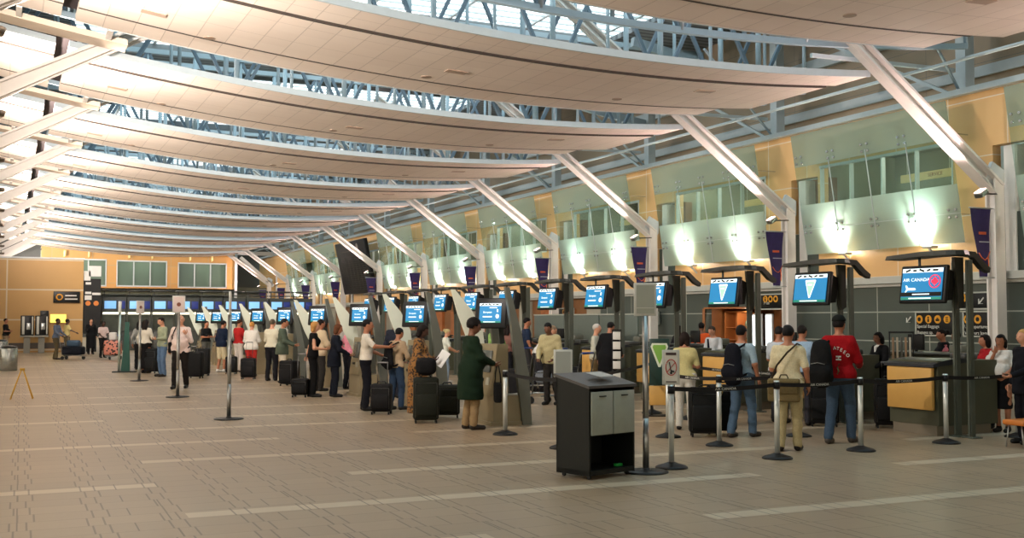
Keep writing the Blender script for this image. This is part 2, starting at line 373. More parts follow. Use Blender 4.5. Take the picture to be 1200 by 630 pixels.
# ---- columns, struts, banners
BANNER = mat('banner_cloth', (44, 30, 84), .7, 0, .15, .1, 6)
for i, y in enumerate(COLY[1:]):
    n = ORD[i]
    c = thing('steel_column', 'white steel column with slanted strut, %s on the office wall from the camera' % n, 'column', (23.0, y, 0), 0, 'columns with diagonal struts along the office wall')
    MB().box((0, -.13, 2.65), (.34, .05, 5.3)).box((0, .13, 2.65), (.34, .05, 5.3)).box((.0, 0, 2.65), (.12, .24, 5.3)).box((0, 0, .01), (.55, .5, .02)).build('post', WHITE, c)
    s = MB(); a = Vector((.12, 0, 5.15)); b = Vector((-8.6, 0, 11.35)); d = (b-a)
    s.bar(a, b, .42, .06); q = d.normalized(); nrm = Vector((-q.z, 0, q.x))
    s.bar(a+nrm*.3, b+nrm*.18, .34, .06); s.bar(a+nrm*.16, b+nrm*.1, .08, .3)
    s.build('strut', WHITE, c)
    MB().prism([(-.35, 5.3), (.2, 4.95), (.3, 5.1), (.3, 5.55), (-.1, 5.75)], -.05, .05).cyl((.05, -.2, 5.25), (.05, .2, 5.25), .07).build('bracket', PALE, c)
    u = MB().rbox((-1.1, -.55, 4.82), (.3, .24, .14), .04, rot=(0, R_(-30), 0)).bar((-.1, -.14, 4.9), (-1.1, -.5, 4.82), .04, .04).build('uplight_fixture', metal_m((120, 120, 115)), c)
    MB().box((-1.14, -.55, 4.89), (.24, .2, .012), rot=(0, R_(-30), 0)).build('lamp_face', glow((255, 214, 200), 4), u)
    b_ = thing('hanging_banner', 'dark purple banner on the %s steel column from the camera end' % n, 'banner', (22.35, y-.12, 4.5), 0, 'purple banners on the columns')
    bm_ = MB(); V = []; N = 12
    for k in range(N+1):
        t = k/N; w = .36-.15*t; sag = .02*math.sin(t*7)
        V += [(-w+.14*t, sag, -1.72*t), (w, sag, -1.72*t)]
    bm_.add(V, [(2*k, 2*k+1, 2*k+3, 2*k+2) for k in range(N)], True).build('cloth', BANNER, b_)
    MB().cyl((-.4, 0, .02), (.45, 0, .02), .02, n=8).cyl((-.12, 0, -1.74), (.45, 0, -1.74), .015, n=8).build('rod', metal_m(), b_)
    MB().box((.02, -.028, -.62), (.26, .004, .07)).build('orange_word', plastic((205, 84, 50)), b_)
    MB().box((.08, -.028, -.84), (.36, .004, .025)).build('white_line', plastic((190, 190, 200)), b_)
    MB().tube([(-.12, -.03, -1.12), (-.02, -.03, -1.24), (.1, -.03, -1.3), (.2, -.03, -1.22), (.27, -.03, -1.08)], .012, 6).tube([(.2, -.03, -1.24), (.22, -.03, -1.4), (.2, -.03, -1.55)], .014, 6).build('orange_figure', plastic((220, 100, 40)), b_)
# left row of struts (their columns stand outside the picture)
for i, y in enumerate(COLY[1:]):
    c = thing('diagonal_strut', 'pale diagonal roof strut of the landside row, %s from the camera end' % ORD[i], 'strut', (-3.2, y-.1, 0), 0, 'diagonal struts of the landside column row')
    a = Vector((0, 0, 5.2)); b = Vector((6.3, 0, 8.75))
    q = (b-a).normalized(); nrm = Vector((-q.z, 0, q.x))
    MB().bar(a, b, .42, .06).bar(a+nrm*.42, b+nrm*.2, .38, .06).bar(a+nrm*.21, b+nrm*.1, .08, .4).build('strut', WHITE, c)
    MB().box((0, 0, 2.6 if i != 5 else 5.1), (.34, .3, 5.2 if i != 5 else .3)).build('post', WHITE, c)
    MB().cyl((2.9, .35, 6.5), (2.9, .35, 6.62), .2, .24, 16).bar((2.9, 0, 6.9), (2.9, .35, 6.6), .04, .04).build('uplight_fixture', metal_m((110, 100, 90)), c)
# ---- ceiling sails
def sz(x): return 7.37+.0069*(x-13)**2
def sheet(mb, xs, y0, y1, dz, th=.10):
    V = []; n = len(xs)
    for x in xs:
        z = sz(x)+dz; V += [(x, y0, z), (x, y1, z), (x, y1, z+th), (x, y0, z+th)]
    F = []
    for i in range(n-1):
        o = 4*i
        for k in range(4): F.append((o+k, o+(k+1) % 4, o+4+(k+1) % 4, o+4+k))
    F += [(0, 1, 2, 3), (4*n-1, 4*n-2, 4*n-3, 4*n-4)]
    mb.add(V, F, False)
XL = [-9+.5*k for k in range(21)]                # left wing, to x = 1
XR = [1.3+.45*k for k in range(40)]              # main sail, to x = 18.85
def make_sail():
    r = thing('ceiling_sail', '', 'ceiling panel', (0, 0, 0), 0, 'curved ceiling sails across the hall')
    c = MB(); sheet(c, XL, 1.3, 4.32, 0); sheet(c, XR, 1.3, 4.32, 0); c.build('center_strip', SAIL, r)
    c = MB(); sheet(c, XL, .03, 1.22, .04); sheet(c, XR+[19.15], .03, 1.22, .04); c.build('edge_strip', SAIL, r)
    c = MB(); sheet(c, XL, 4.4, 5.6, .04); sheet(c, XR[:-2], 4.4, 5.6, .04); c.build('edge_strip', SAIL, r)
    c = MB(); sheet(c, XL, 1.22, 1.3, -.005, .1); sheet(c, XR, 1.22, 1.3, -.005, .1); sheet(c, XL, 4.32, 4.4, -.005, .1); sheet(c, XR[:-2], 4.32, 4.4, -.005, .1); c.build('groove_shade_strip', plastic((60, 52, 46), .8), r)  # flush dark strips: groove shade given by colour, not by a recess
    c = MB(); sheet(c, XR+[19.15], -.02, .03, .02, .16); sheet(c, XL, -.02, .03, .02, .16); sheet(c, XR[:-2], 5.6, 5.64, .03, .16); c.build('fascia', paint((178, 188, 190), .5), r)
    c = MB(); sheet(c, [.8, 1.15, 1.5], 0, 5.6, .3, .05); c.build('slot_shade_sheet', plastic((52, 44, 44), .8), r)  # dark sheet added above the slot to blacken it and hide the sky
    for x, y in ((9.4, 3.0), (2.7, 3.3), (15.8, 2.2)): MB().box((x, y, sz(x)-.012), (.5, .26, .02), rot=(0, -.0138*(x-13), 0)).build('air_vent', paint((168, 146, 128)), r)
    for x, y in ((9.0, 3.9), (4.0, 4.2), (14.2, 3.8)): MB().cyl((x, y, sz(x)-.015), (x, y, sz(x)+.01), .13, n=14).build('downlight', paint((150, 130, 112)), r)
    return r
s0 = make_sail()
for i, y in enumerate(COLY[:-1]):
    s = s0 if i == 0 else dup(s0)
    s.location = (0, y+.3, 0)
    s['label'] = ('curved pale ceiling sail cut off by the top edge of the picture' if i == 0 else 'curved tiled ceiling sail across the hall, %s whole one from the camera' % ORD[i-1])
# infill between the sails on the landside part, with dark slots
inf0 = None
for i, y in enumerate(COLY[:-2]):
    if inf0 is None:
        inf0 = thing('infill_panel', '', 'ceiling panel', (0, 0, 0), 0, 'infill strips between the sails')
        c = MB(); sheet(c, [-9+.5*k for k in range(24)], .85, 1.6, .0, .14); c.build('strip', paint((205, 188, 168)), inf0)
        for x in (-6, -4, -2.2, -.4, .1, 2.0): c = MB(); sheet(c, [x, x+.12], 0, .85, .02, .1); c.build('bracket', WHITE, inf0)
        c = MB(); sheet(c, [-9+.5*k for k in range(24)], .0, 1.6, .75, .05); c.build('gap_shade_sheet', plastic((52, 44, 44), .8), inf0)  # dark sheet added behind the openings, its colour stands for the unlit void
        s = inf0
    else: s = dup(inf0)
    s.location = (0, y+5.96, 0); s['label'] = 'beige infill strip with dark slots behind the %s curved sail' % ORD[i]
# ---- roof: deck, skylights, trusses
deck = MB(); sky = MB(); lou = MB()
for i, y in enumerate(COLY+[112.0]):
    y0 = (COLY[i-1] if i else -8.0)
    s0_, s1_ = y-5.0, y+.2                       # skylight over each sail gap
    p = (COLY[i-1]+.2 if i else -8.0)
    deck.box((8.5, (p+s0_)/2, 12.6), (37, s0_-p, .2))
    deck.box((-4.2, (s0_+s1_)/2, 12.6), (12.4, s1_-s0_, .2)); deck.box((24.2, (s0_+s1_)/2, 12.6), (6, s1_-s0_, .2))
    for k in range(8): lou.box((11.6, s0_+.3+k*.65, 12.7), (19.6, .06, .06))
    for k in range(7): lou.box((2.1+k*3.1, (s0_+s1_)/2, 12.7), (.12, s1_-s0_, .1))
    deck.box((8.5, s0_, 12.5), (37, .12, .3)); deck.box((8.5, s1_, 12.5), (37, .12, .3))
struct(deck.build('ceiling', DECK)); struct(lou.build('ceiling_skylight_bars', PALE))
def zb(x): return sz(x)+.75
def make_truss():
    r = thing('roof_truss', '', 'roof truss', (0, 0, 0), 0, 'grey steel roof trusses above the sails')
    xs = [-4+1.75*k for k in range(16)]
    c = MB()
    for a, b in zip(xs[:-1], xs[1:]): c.bar((a, 0, zb(a)), (b, 0, zb(b)), .14, .14)
    c.bar((xs[0], 0, 11.9), (xs[-1]+2, 0, 11.9), .18, .18); c.build('chord', STEEL, r)
    for k, x in enumerate(xs): MB().cyl((x, 0, zb(x)), (x, 0, 11.9), .055 if k % 2 else .085, n=8).build('upright', STEEL, r)
    for k in range(15):
        a, b = xs[k], xs[k+1]
        if k % 2: a, b = b, a
        MB().bar((a, 0, zb(a)), (b, 0, 11.9), .1, .1).build('diagonal', paint((96, 112, 124), .5), r)
    return r
tr0 = make_truss(); k = 0
for i, y in enumerate(COLY):
    for dy in (-1.75, .0):
        t = tr0 if k == 0 else dup(tr0)
        t.location = (0, y+dy+.15 if dy == 0 else y+dy, 0); k += 1
        t['label'] = 'grey roof truss over sail gap %s from camera end, %s of the pair' % (ORD[i], 'nearer' if dy else 'farther')
# posts of the clerestory, tie rods, longitudinal pipes
for i, y in enumerate(COLY[1:]):
    c = thing('clerestory_post', 'square white post above the wood wall, %s from the camera end' % ORD[i], 'post', (WX+.55, y+1.9, 7.9), 0, 'posts above the wood wall')
    MB().box((0, 0, 2.2), (.34, .34, 4.4)).box((0, 0, .05), (.5, .5, .1)).build('shaft', PALE, c)
    MB().bar((-.2, 0, .1), (-4.6, -2.2, 2.2), .06, .06).build('tie_rod', STEEL, c)
    MB().bar((-.2, .3, .1), (-.3, 5.8, 3.0), .09, .09).build('brace', PALE, c)
    d = thing('sloping_roof_beam', 'pale steel outrigger beam reaching from the %s clerestory post to the sails' % ORD[i], 'beam', (WX+.3, y+1.9, 9.5), 0, 'outrigger beams between the clerestory posts and sails')
    MB().bar((0, .0, .3), (-5.6, 0, 1.2), .2, .3).build('beam', STEEL, d)
    MB().bar((-.2, .0, -.9), (-5.2, 0, -1.0), .1, .1).build('lower_rod', PALE, d)
tag(MB().cyl((WX-1.2, -4, 8.45), (WX-1.2, 108, 8.45), .05, n=8).build('long_pipe', PALE), 'long thin pale pipe running above the wood wall', 'pipe')
# ---- glass screens in front of the offices
CLEAR = glass_mat('clear_glass', (.80, .90, .86), .06); FROST = glass_mat('frosted_glass', (.85, .95, .9), .72); SEMI = glass_mat('semi_frosted_glass', (.80, .90, .86), .46)
LAMP = glow((255, 250, 236), 60)
for i, (wi, w0, w1) in enumerate(WIN):
    if wi == 7: continue                          # this bay is hidden by the departures board
    L = w1-w0+.95; mid = (w0+w1)/2-.35
    nm = 'nearest, cut by the right edge of the picture' if wi == 0 else '%s from the camera end' % ORD[wi]
    r = thing('glass_screen', 'leaning frosted glass office screen, %s' % nm, 'glass screen', (WX-.72, mid, 3.75), 0, 'leaning glass screens')
    def gx(z): return -.62*z/3.8+.22
    P = lambda y, z, o=0: (gx(z)+o, y, z)
    def band(z0, z1): return MB().add([P(-L/2, z0), P(L/2, z0), P(L/2, z1), P(-L/2, z1), P(-L/2, z0, .02), P(L/2, z0, .02), P(L/2, z1, .02), P(-L/2, z1, .02)], [(0, 1, 2, 3), (7, 6, 5, 4), (0, 4, 5, 1), (2, 6, 7, 3), (1, 5, 6, 2), (0, 3, 7, 4)])
    band(0, .78).build('glass_panel', FROST, r); band(.79, 1.55).build('glass_panel', FROST, r); band(1.55, 2.75).build('glass_panel', CLEAR, r); band(2.75, 3.75).build('glass_panel', SEMI, r)
    j = MB()
    for k in range(1, 4): y = -L/2+L*k/4; j.bar(P(y, 0, -.01), P(y, 2.9, -.01), .03, .012)
    j.bar(P(-L/2, .785, -.01), P(L/2, .785, -.01), .02, .012); j.build('joint', PALE, r)
    for k in range(5):
        y = -L/2+.25+(L-.5)*k/4
        for z in (.785, 2.95):
            s = MB()
            for a, b in ((-.12, -.1), (.12, -.1), (-.12, .1), (.12, .1)): s.cyl(P(y+a, z+b, -.05), P(y+a, z+b, .05), .035, n=8)
            s.bar(P(y-.12, z-.1, .05), P(y+.12, z+.1, .05), .02, .02); s.bar(P(y-.12, z+.1, .05), P(y+.12, z-.1, .05), .02, .02)
            s.bar(P(y, z, .05), (.68, y, z), .03, .03); s.build('spider_fitting', metal_m((200, 205, 205), .2), r)
    for sgn in (-1, 1):
        q = thing('wall_floodlight', 'bright floodlight glowing behind the %s end of the glass screen, bay %s' % ('near' if sgn < 0 else 'far', ORD[wi]), 'floodlight', (WX-.30, mid+sgn*L*.27, 3.72), 0, 'floodlights behind the glass screens')
        MB().rbox((.06, 0, 0), (.26, .34, .07), .02).build('housing', paint((200, 198, 190)), q)
        MB().cyl((0, 0, .04), (0, 0, .2), .07, .1, 12).build('bulb', LAMP, q)
        MB().bar((.0, 0, -.03), (.28, 0, -.28), .05, .05).build('bracket', PALE, q)
        spot('flood_lamp', (WX-.22, mid+sgn*L*.27, 3.98), (WX-1.0, mid+sgn*L*.27, 4.45), 750, (1, .97, .88) if (wi+sgn) % 4 else (.85, 1, .92), 125, .9, .09)
# ---- departures board
b = thing('departures_board', 'huge tilted black departures board hung between the columns', 'board', (WX-.62, COLY[7]+4.25, 3.55), 0)
rot = Euler((0, R_(-12), 0)).to_matrix()
c = MB().rbox((0, 0, 1.9), (.3, 7.0, 3.8), .05, rot=None); c.v = [tuple(rot @ Vector(p)) for p in c.v]; c.build('housing', BLACK, b)
c = MB()
for k in range(17): c.box((-.16, 0, .3+k*.15), (.02, 6.6, .012))
for k in range(9): c.box((-.16, -3.2+k*.8, 1.5), (.02, .012, 2.4))
c.box((-.16, 1.2, 3.1), (.02, 2.6, .06)).box((-.16, 1.2, 3.35), (.02, 2.6, .04)); c.v = [tuple(rot @ Vector(p)) for p in c.v]; c.build('line', paint((70, 68, 60)), b)
c = MB().cyl((-.15, -1.8, 3.35), (-.17, -1.8, 3.35), .22, n=20).box((-.16, -1.8, 3.0), (.02, .1, .5)); c.v = [tuple(rot @ Vector(p)) for p in c.v]; c.build('symbol', paint((120, 118, 110)), b)
for sy in (-3.2, 3.2): MB().cyl((-.5, sy, 3.3), (.62, sy, 3.6), .05).build('hanger', PALE, b)
# ---- end of the hall
struct(MB().box((9, 111.9, 6.5), (42, .2, 13)).build('wall_end', paint((70, 70, 64))))
ye = 104.6
eb = MB().box(((3.0+20.0)/2, ye+.15, 4.86+.1), (17.0, .3, .3)); wins = [(4.4, 8.6, 5.05, 7.15), (10.0, 14.3, 5.0, 7.05), (15.4, 19.1, 4.95, 6.9)]
wins = [(at_y(60, ye), at_y(123, ye), 4.75, 7.1), (at_y(136, ye), at_y(194, ye), 4.75, 7.05), (at_y(208, ye), at_y(264, ye), 4.7, 6.95)]
xa, xb = at_y(47, ye), at_y(276, ye)
cuts = [xa]+[q for w in wins for q in w[:2]]+[xb]
wb = MB()
for k in range(0, len(cuts), 2): wb.box(((cuts[k]+cuts[k+1])/2, ye, 6.5), (cuts[k+1]-cuts[k], .3, 3.9))
for w in wins: wb.box(((w[0]+w[1])/2, ye, (w[3]+8.45)/2), (w[1]-w[0], .3, 8.45-w[3])); wb.box(((w[0]+w[1])/2, ye, (w[2]+4.55)/2), (w[1]-w[0], .3, w[2]-4.55))
struct(wb.build('wall_mezzanine', WOODX))
struct(MB().box((xb-.05, ye-.2, 4.2), (.25, .1, 8.4)).build('trim_5', PALE))
struct(MB().box(((xa+xb)/2, ye+3, 6), (xb-xa, .1, 4)).box(((xa+xb)/2, ye+1.5, 4.5), (xb-xa, 3, .1)).box(((xa+xb)/2, ye+1.5, 8.2), (xb-xa, 3, .1)).build('wall_mezzanine_back', paint((110, 116, 96))))
for k, w in enumerate(wins):
    f = MB(); 
    for t in range(4): x = w[0]+(w[1]-w[0])*t/3; f.box((x, ye-.18, (w[2]+w[3])/2), (.1, .08, w[3]-w[2]))
    f.box(((w[0]+w[1])/2, ye-.18, w[2]), (w[1]-w[0]+.1, .08, .12)).box(((w[0]+w[1])/2, ye-.18, w[3]), (w[1]-w[0]+.1, .08, .12))
    fo = struct(f.build('window_%d' % (20+k), PALE))
    struct(MB().box(((w[0]+w[1])/2, ye-.05, (w[2]+w[3])/2), (w[1]-w[0], .02, w[3]-w[2])).build('window_%d' % (30+k), glass_mat('end_glass', (.6, .75, .66), .35)))
    point('mezzanine_lamp', ((w[0]+w[1])/2, ye+1.5, 7.8), 60, (1, .95, .8), .2)
    for t in range(2):
        q = thing('picture_lamp', 'small lamp arm over mezzanine window %s, %s one' % (['by the landside', 'in the middle', 'by the dark corner'][k], ['first', 'second'][t]), 'lamp', (w[0]+1.0+t*2.0, ye-.16, w[3]+.2), 0, 'lamp arms over the mezzanine windows')
        MB().cyl((0, 0, 0), (0, -.3, .3), .04).rbox((0, -.35, .3), (.16, .16, .5), .03).build('arm', paint((240, 220, 150)), q)
t = thing('framed_picture', 'dark framed picture seen through the mezzanine window next to the dark corner', 'picture', (at_y(220, ye+2.8), ye+2.8, 6.1))
MB().box((0, 0, 0), (1.5, .08, 1.7)).build('frame', BLACK, t); MB().ell((.2, -.05, -.2), (.18, .02, .3)).build('figure', paint((200, 196, 180)), t)
# lower level under the mezzanine: dark soffit and lit strip
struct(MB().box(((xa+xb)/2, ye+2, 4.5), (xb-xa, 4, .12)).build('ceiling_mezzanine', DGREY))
struct(MB().box((21.9, 108, 4.6), (3.4, .3, .5)).box((21.9, 108.1, 2.1), (3.4, .2, 4.2)).build('wall_end_corner', paint((98, 100, 88))))
struct(MB().bar((xb+.3, ye-.5, 7.6), (23.4, ye-.5, 4.9), .3, .3).bar((xb, ye-.5, 8.0), (24, ye-.5, 8.0), .3, .35).build('trim_6', WHITE))
# wood block on the landside
by = 61.0; bx = at_y(97, by)
struct(MB().box(((-12+bx)/2, by+2.5, 2.42), (bx+12, 5, 4.84)).build('wall_block', WOODB))
struct(MB().box(((-12+bx)/2, by+2.5, 4.88), (bx+12.1, 5.1, .08)).build('trim_7', PALE))
struct(MB().box(((-12+bx)/2, by-.03, .35), (bx+12, .06, .3)).build('baseboard_block', paint((70, 60, 50))))
# lights belonging to the check-in area (fluorescent strips under the mezzanine and over the desks)
area('desk_light', (9.5, 103, 4.3), (9.5, 103, 0), 12, 220, (1, .95, .8), 3)
# ================================================================== SIGNS ON THE WALL
ORANGE = plastic((214, 150, 40)); INK = plastic((14, 15, 14), .4); LETTER = plastic((206, 206, 196))
def icon_sign(label, y, z, w, h, icons, rows, arrow=None, dx=0.0):
    s = thing('wayfinding_sign', label, 'sign', (WX-.05+dx, y, z))
    MB().rbox((0, 0, 0), (.1, w, h), .01).build('panel', INK, s)
    MB().box((-.03, 0, h/2+.02), (.07, w+.06, .04)).box((-.03, 0, -h/2-.02), (.07, w+.06, .04)).box((-.03, w/2+.02, 0), (.07, .04, h)).box((-.03, -w/2-.02, 0), (.07, .04, h)).build('frame', paint((170, 172, 160)), s)
    for k, (yy, kind) in enumerate(icons):
        q = MB().cyl((-.052, yy, h*.2), (-.066, yy, h*.2), .115, n=20).build('icon_disc', ORANGE, s)
        g = MB()
        if kind == 0: g.cyl((-.066, yy, h*.2), (-.07, yy, h*.2), .06, n=14)
        elif kind == 1: g.cyl((-.066, yy, h*.2+.05), (-.07, yy, h*.2+.05), .03, n=10).box((-.068, yy, h*.2-.03), (.004, .06, .09))
        elif kind == 2: g.box((-.068, yy, h*.2-.02), (.004, .13, .06)).box((-.068, yy, h*.2+.03), (.004, .06, .03))
        else: g.box((-.068, yy, h*.2+.05), (.004, .09, .025)).box((-.068, yy, h*.2), (.004, .09, .025)).box((-.068, yy, h*.2-.05), (.004, .09, .025))
        g.build('icon', INK, q)
    for k, t in enumerate(rows):
        text('lettering', t, .13, LETTER, s, (-.053, icons[0][0]+.1, -h*.12-k*.17), (R_(90), 0, R_(-90)), 'LEFT')
    if arrow:
        a = MB(); yy, zz = arrow
        a.bar((-.06, yy-.08, zz+.08), (-.06, yy+.07, zz-.07), .01, .035).bar((-.06, yy+.08, zz-.09), (-.06, yy+.08, zz+.05), .01, .03).bar((-.06, yy+.09, zz-.08), (-.06, yy-.05, zz-.08), .03, .01)
        a.build('arrow', LETTER, s)
    return s
icon_sign('black wall sign with arrow and four orange icons above two lines of text', (at_x(1077, WX)+at_x(1121, WX))/2, 1.58, at_x(1077, WX)-at_x(1121, WX), .62,
          [(.55, 0), (.22, 1), (-.11, 2), (-.44, 3)], ['Special Baggage', 'Bagages sp.'], (.95, .12))
icon_sign('black wall sign with one orange icon, next to the four-icon sign', (at_x(1131, WX)+at_x(1168, WX))/2, 1.58, at_x(1131, WX)-at_x(1168, WX)-.1, .62,
          [(.35, 0), (.0, 0)], ['US Departures', 'Vols vers bagages'])
icon_sign('small black sign with white arrow above the four-icon wall sign', at_x(1143, WX), 2.2, 1.1, .4, [(.3, 0)], ['', ''], (-.3, .0))
icon_sign('black sign with a row of orange icons beside the second column', at_x(908, WX), 2.3, 1.2, .46, [(.35, 1), (.08, 0), (-.19, 0)], ['P 100', ''])
icon_sign('small black sign with orange icon on the grey panels', at_x(770, WX), 1.75, .5, .45, [(0, 1)], [''])
icon_sign('black sign with yellow emblem over the far desks', at_x(661, WX), 1.95, 1.4, .5, [(.2, 2), (-.1, 0)], [''], dx=.2)
# lounge furniture: cabinet and lit panels
c = thing('display_cabinet', 'tall orange wooden display cabinet with glass shelves in the lounge opening', 'cabinet', (WX+1.0, 32.5, 0))
MB().box((0, .7, 1.0), (.5, .05, 2.0)).box((0, -.7, 1.0), (.5, .05, 2.0)).box((.23, 0, 1.0), (.05, 1.4, 2.0)).box((0, 0, 1.98), (.5, 1.45, .05)).box((0, 0, .03), (.5, 1.4, .06)).box((0, 0, 1.0), (.45, .05, 1.95)).build('case', mat('display_wood', (176, 108, 54), .45, 0, .1, 0, 3), c)
for k in range(3): MB().box((0, 0, .5+k*.45), (.42, 1.36, .03)).build('shelf', mat('display_wood', (176, 108, 54), .45, 0, .1, 0, 3), c)
for k in range(3):
    v = tag(MB().lathe([(.04, 0), (.10, .08), (.07, .2), (.03, .26), (.05, .3)], (WX+.95, 32.1+(k % 2)*.15, .52+k*.45), 14).build('vase', paint([(210, 200, 170), (150, 130, 90), (120, 140, 120)][k])), '%s vase on the %s shelf of the lounge cabinet' % (['cream', 'brown', 'green'][k], ['lowest', 'middle', 'top'][k]), 'vase')
for k in range(2):
    y = (at_x(886, WX+.6), at_x(901, WX+.6))[k]
    p = thing('lit_panel', 'glowing white advertising panel in the lounge, %s one' % ['wider', 'narrower'][k], 'light box', (WX+.6, y, 1.05))
    MB().rbox((0.03, 0, 0), (.08, .62-.25*k, 1.7), .01).build('frame', paint((200, 205, 205)), p)
    MB().box((-.02, 0, 0), (.02, .54-.25*k, 1.6)).build('screen', glow((232, 244, 246), 1.6), p)
    MB().box((0, 0, -.96), (.3, .5, .2)).build('base', DGREY, p)
# ================================================================== SCREENS, CANOPY STANDS
SCRB = glow((6, 108, 158), .55); SCRW = glow((225, 238, 240), .62); SCRG = glow((20, 110, 90), .6); SCRK = plastic((6, 8, 10), .3); SCRR = glow((216, 30, 60), .8); SCRLG = glow((130, 190, 150), .9)
def screen_art(p, w, h, kind):
    """art drawn on a screen whose face looks along -X; centre at the parent's origin"""
    ROT = (R_(90), 0, R_(-90))
    MB().box((0, 0, 0), (.01, w, h)).build('picture', SCRB, p)
    MB().box((-.007, 0, h*.43), (.004, w, h*.13)).build('header', SCRW, p)
    g = MB()
    for k in range(5): g.box((-.010, w*(.36-.17*k), h*.43), (.003, w*(.09 if k % 2 else .13), h*.06), rot=(R_(20*(k % 3-1)), 0, 0))
    g.build('header_print', SCRK, p)
    MB().box((-.007, 0, -h*.46), (.004, w, h*.08)).build('footer', SCRG, p)
    MB().box((-.010, .02*w, -h*.46), (.003, w*.55, h*.035)).build('footer_print', SCRW, p)
    if kind == 'brand':
        text('lettering', 'AIR CANADA', h*.15, SCRW, p, (-.008, w*.14, h*.13), ROT, ext=.001, sx=1.1)
        MB().prism([(w*.40, -h*.04), (w*.37, -h*.04), (w*.33, -h*.12), (w*.16, -h*.13), (w*.13, -h*.17), (w*.16, -h*.2), (w*.34, -h*.2), (w*.38, -h*.26), (w*.4, -h*.26), (w*.37, -h*.16)], -.012, -.006, 'x').build('aeroplane_mark', SCRW, p)
        MB().box((-.008, 0, -h*.33), (.004, w, h*.13)).build('caption_bar', SCRK, p)
        MB().box((-.011, 0, -h*.33), (.003, w*.42, h*.035)).build('caption', SCRW, p)
        n = 24; R = h*.2; ring = MB(); ring.tube([(-.01, -w*.32+R*math.cos(2*math.pi*k/n), h*.07+R*math.sin(2*math.pi*k/n)) for k in range(n)], .008, 6, True); ring.build('emblem_ring', SCRR, p)
        lf = [(0, 1), (.18, .6), (.45, .72), (.38, .3), (.85, .35), (.7, .05), (.9, -.1), (.35, -.4), (.4, -.62), (.06, -.5), (.06, -.95)]
        lf = lf+[(-a, b) for a, b in reversed(lf[1:])]
        MB().prism([(-w*.32+a*R*.8, h*.07+b*R*.8) for a, b in lf], -.012, -.006, 'x').build('leaf_emblem', SCRR, p)
    elif kind == 'triangle':
        def tri(s, m, o, nm):
            P = []
            for cx, cy, a0 in ((-.62, .78, 90), (-.0, -.95, 210), (.62, .78, 330)):
                for t in range(7): a = R_(a0-0+ t*20+0); P.append((cx*s+math.cos(a)*.13*s, cy*s+math.sin(a)*.13*s))
            P = [(math.copysign(abs(px), px), pz) for px, pz in P]
            MB().prism([(px, pz+.0) for px, pz in P], -.006-o, -.004-o+.004, 'x').build(nm, m, p)
        tri(h*.33, SCRW, .002, 'triangle_border'); tri(h*.25, SCRLG, .006, 'triangle')
        MB().box((-.015, 0, h*.12), (.003, w*.13, h*.05)).build('caption', SCRW, p)
    else:
        MB().box((-.008, -w*.14, h*.27), (.004, w*.35, h*.04)).build('caption', SCRW, p)
        text('lettering', 'European', h*.15, SCRW, p, (-.008, w*.12, h*.04), ROT, ext=.001)
        MB().box((-.008, w*.12, -h*.19), (.004, w*.42, h*.06)).build('caption', SCRW, p)
        MB().cyl((-.005, -w*.34, -h*.17), (-.012, -w*.34, -h*.17), h*.11, n=16).build('round_mark', SCRW, p)
        MB().box((-.008, -w*.34, h*.12), (.004, w*.06, h*.14)).build('figure_mark', SCRW, p)
CARB = mat('charcoal_metal', (64, 66, 62), .38, .5, .05, 0, 6); POSTM = mat('olive_steel', (92, 98, 88), .4, .4, .05, 0, 5); HOUSE = plastic((52, 52, 44), .4)
def canopy_stand(kind, full=True):
    r = thing('display_stand', '', 'display stand', (0, 0, 0), 0, 'display stands with canopies over the check-in desks')
    for y in (.02, .27):
        MB().box((0, y, 1.28), (.08, .06, 2.56)).box((-.05, y, 1.28), (.02, .035, 2.5)).rbox((0, y, .01), (.2, .2, .02), .005).build('post', POSTM, r)
    c = MB()
    V = [(1.34, .14), (1.30, .20), (.6, .23), (.3, .25), (.1, .22), (.0, .14), (-.04, 0), (.0, -.14), (.1, -.22), (.3, -.25), (.6, -.23), (1.3, -.2), (1.34, -.14)]
    n = len(V); pts = [(x-.25, y-.1, 2.60+.02*(y < .7)) for y, x in V]+[(x*.92-.25, y*.97-.1+.02, 2.66+.03*(y < .7)) for y, x in V]
    c.add(pts, [tuple(range(n)), tuple(reversed(range(n, 2*n)))]+[(i, n+i, n+(i+1) % n, (i+1) % n) for i in range(n)]); c.build('canopy', CARB, r)
    a = MB(); a.prism([(-.25, 2.62), (.1, 2.60), (.28, 2.44), (.42, 2.38), (.44, 2.45), (.32, 2.53), (.14, 2.68), (-.25, 2.70)], .02, .12, 'y'); a.build('rear_arm', CARB, r)
    MB().prism([(-.2, 2.6), (-.02, 2.6), (-.02, 1.9), (-.12, 1.85)], .1, .15, 'y').build('side_fin', HOUSE, r)
    MB().cyl((-.36, .6, 2.4), (-.36, .6, 2.63), .02, n=8).build('hanger', CARB, r)
    tilt = Euler((0, R_(9), R_(6))).to_matrix()
    h = MB().rbox((0, 0, 0), (.07, .80, .56), .02).prism([(-.0, -.25), (.0, .25), (.22, .2), (.2, -.2)], -.35, .35, 'y')
    h.v = [tuple(tilt @ Vector(p)) for p in h.v]; hs = h.build('screen_housing', BLACK, r); hs.location = (-.42, .46, 2.21)
    s = bpy.data.objects.new('screen', None)
    s = MB().box((0, 0, 0), (.01, .73, .49)).build('screen', SCRK, hs); s.location = tilt @ Vector((-.04, 0, 0)); s.rotation_euler = tilt.to_euler()
    # art flattened one level up: children of the screen become sub-parts of the housing
    before = set(bpy.data.objects); screen_art(hs, .70, .465, kind)
    for o in set(bpy.data.objects)-before:
        M = Matrix.Translation(tilt @ Vector((-.05, 0, 0))) @ tilt.to_4x4(); L = Matrix.LocRotScale(o.location, o.rotation_euler, o.scale); o.matrix_local = M @ L
    return r
CX = 12.6; CY = [11.3+2.42*k for k in range(12)]
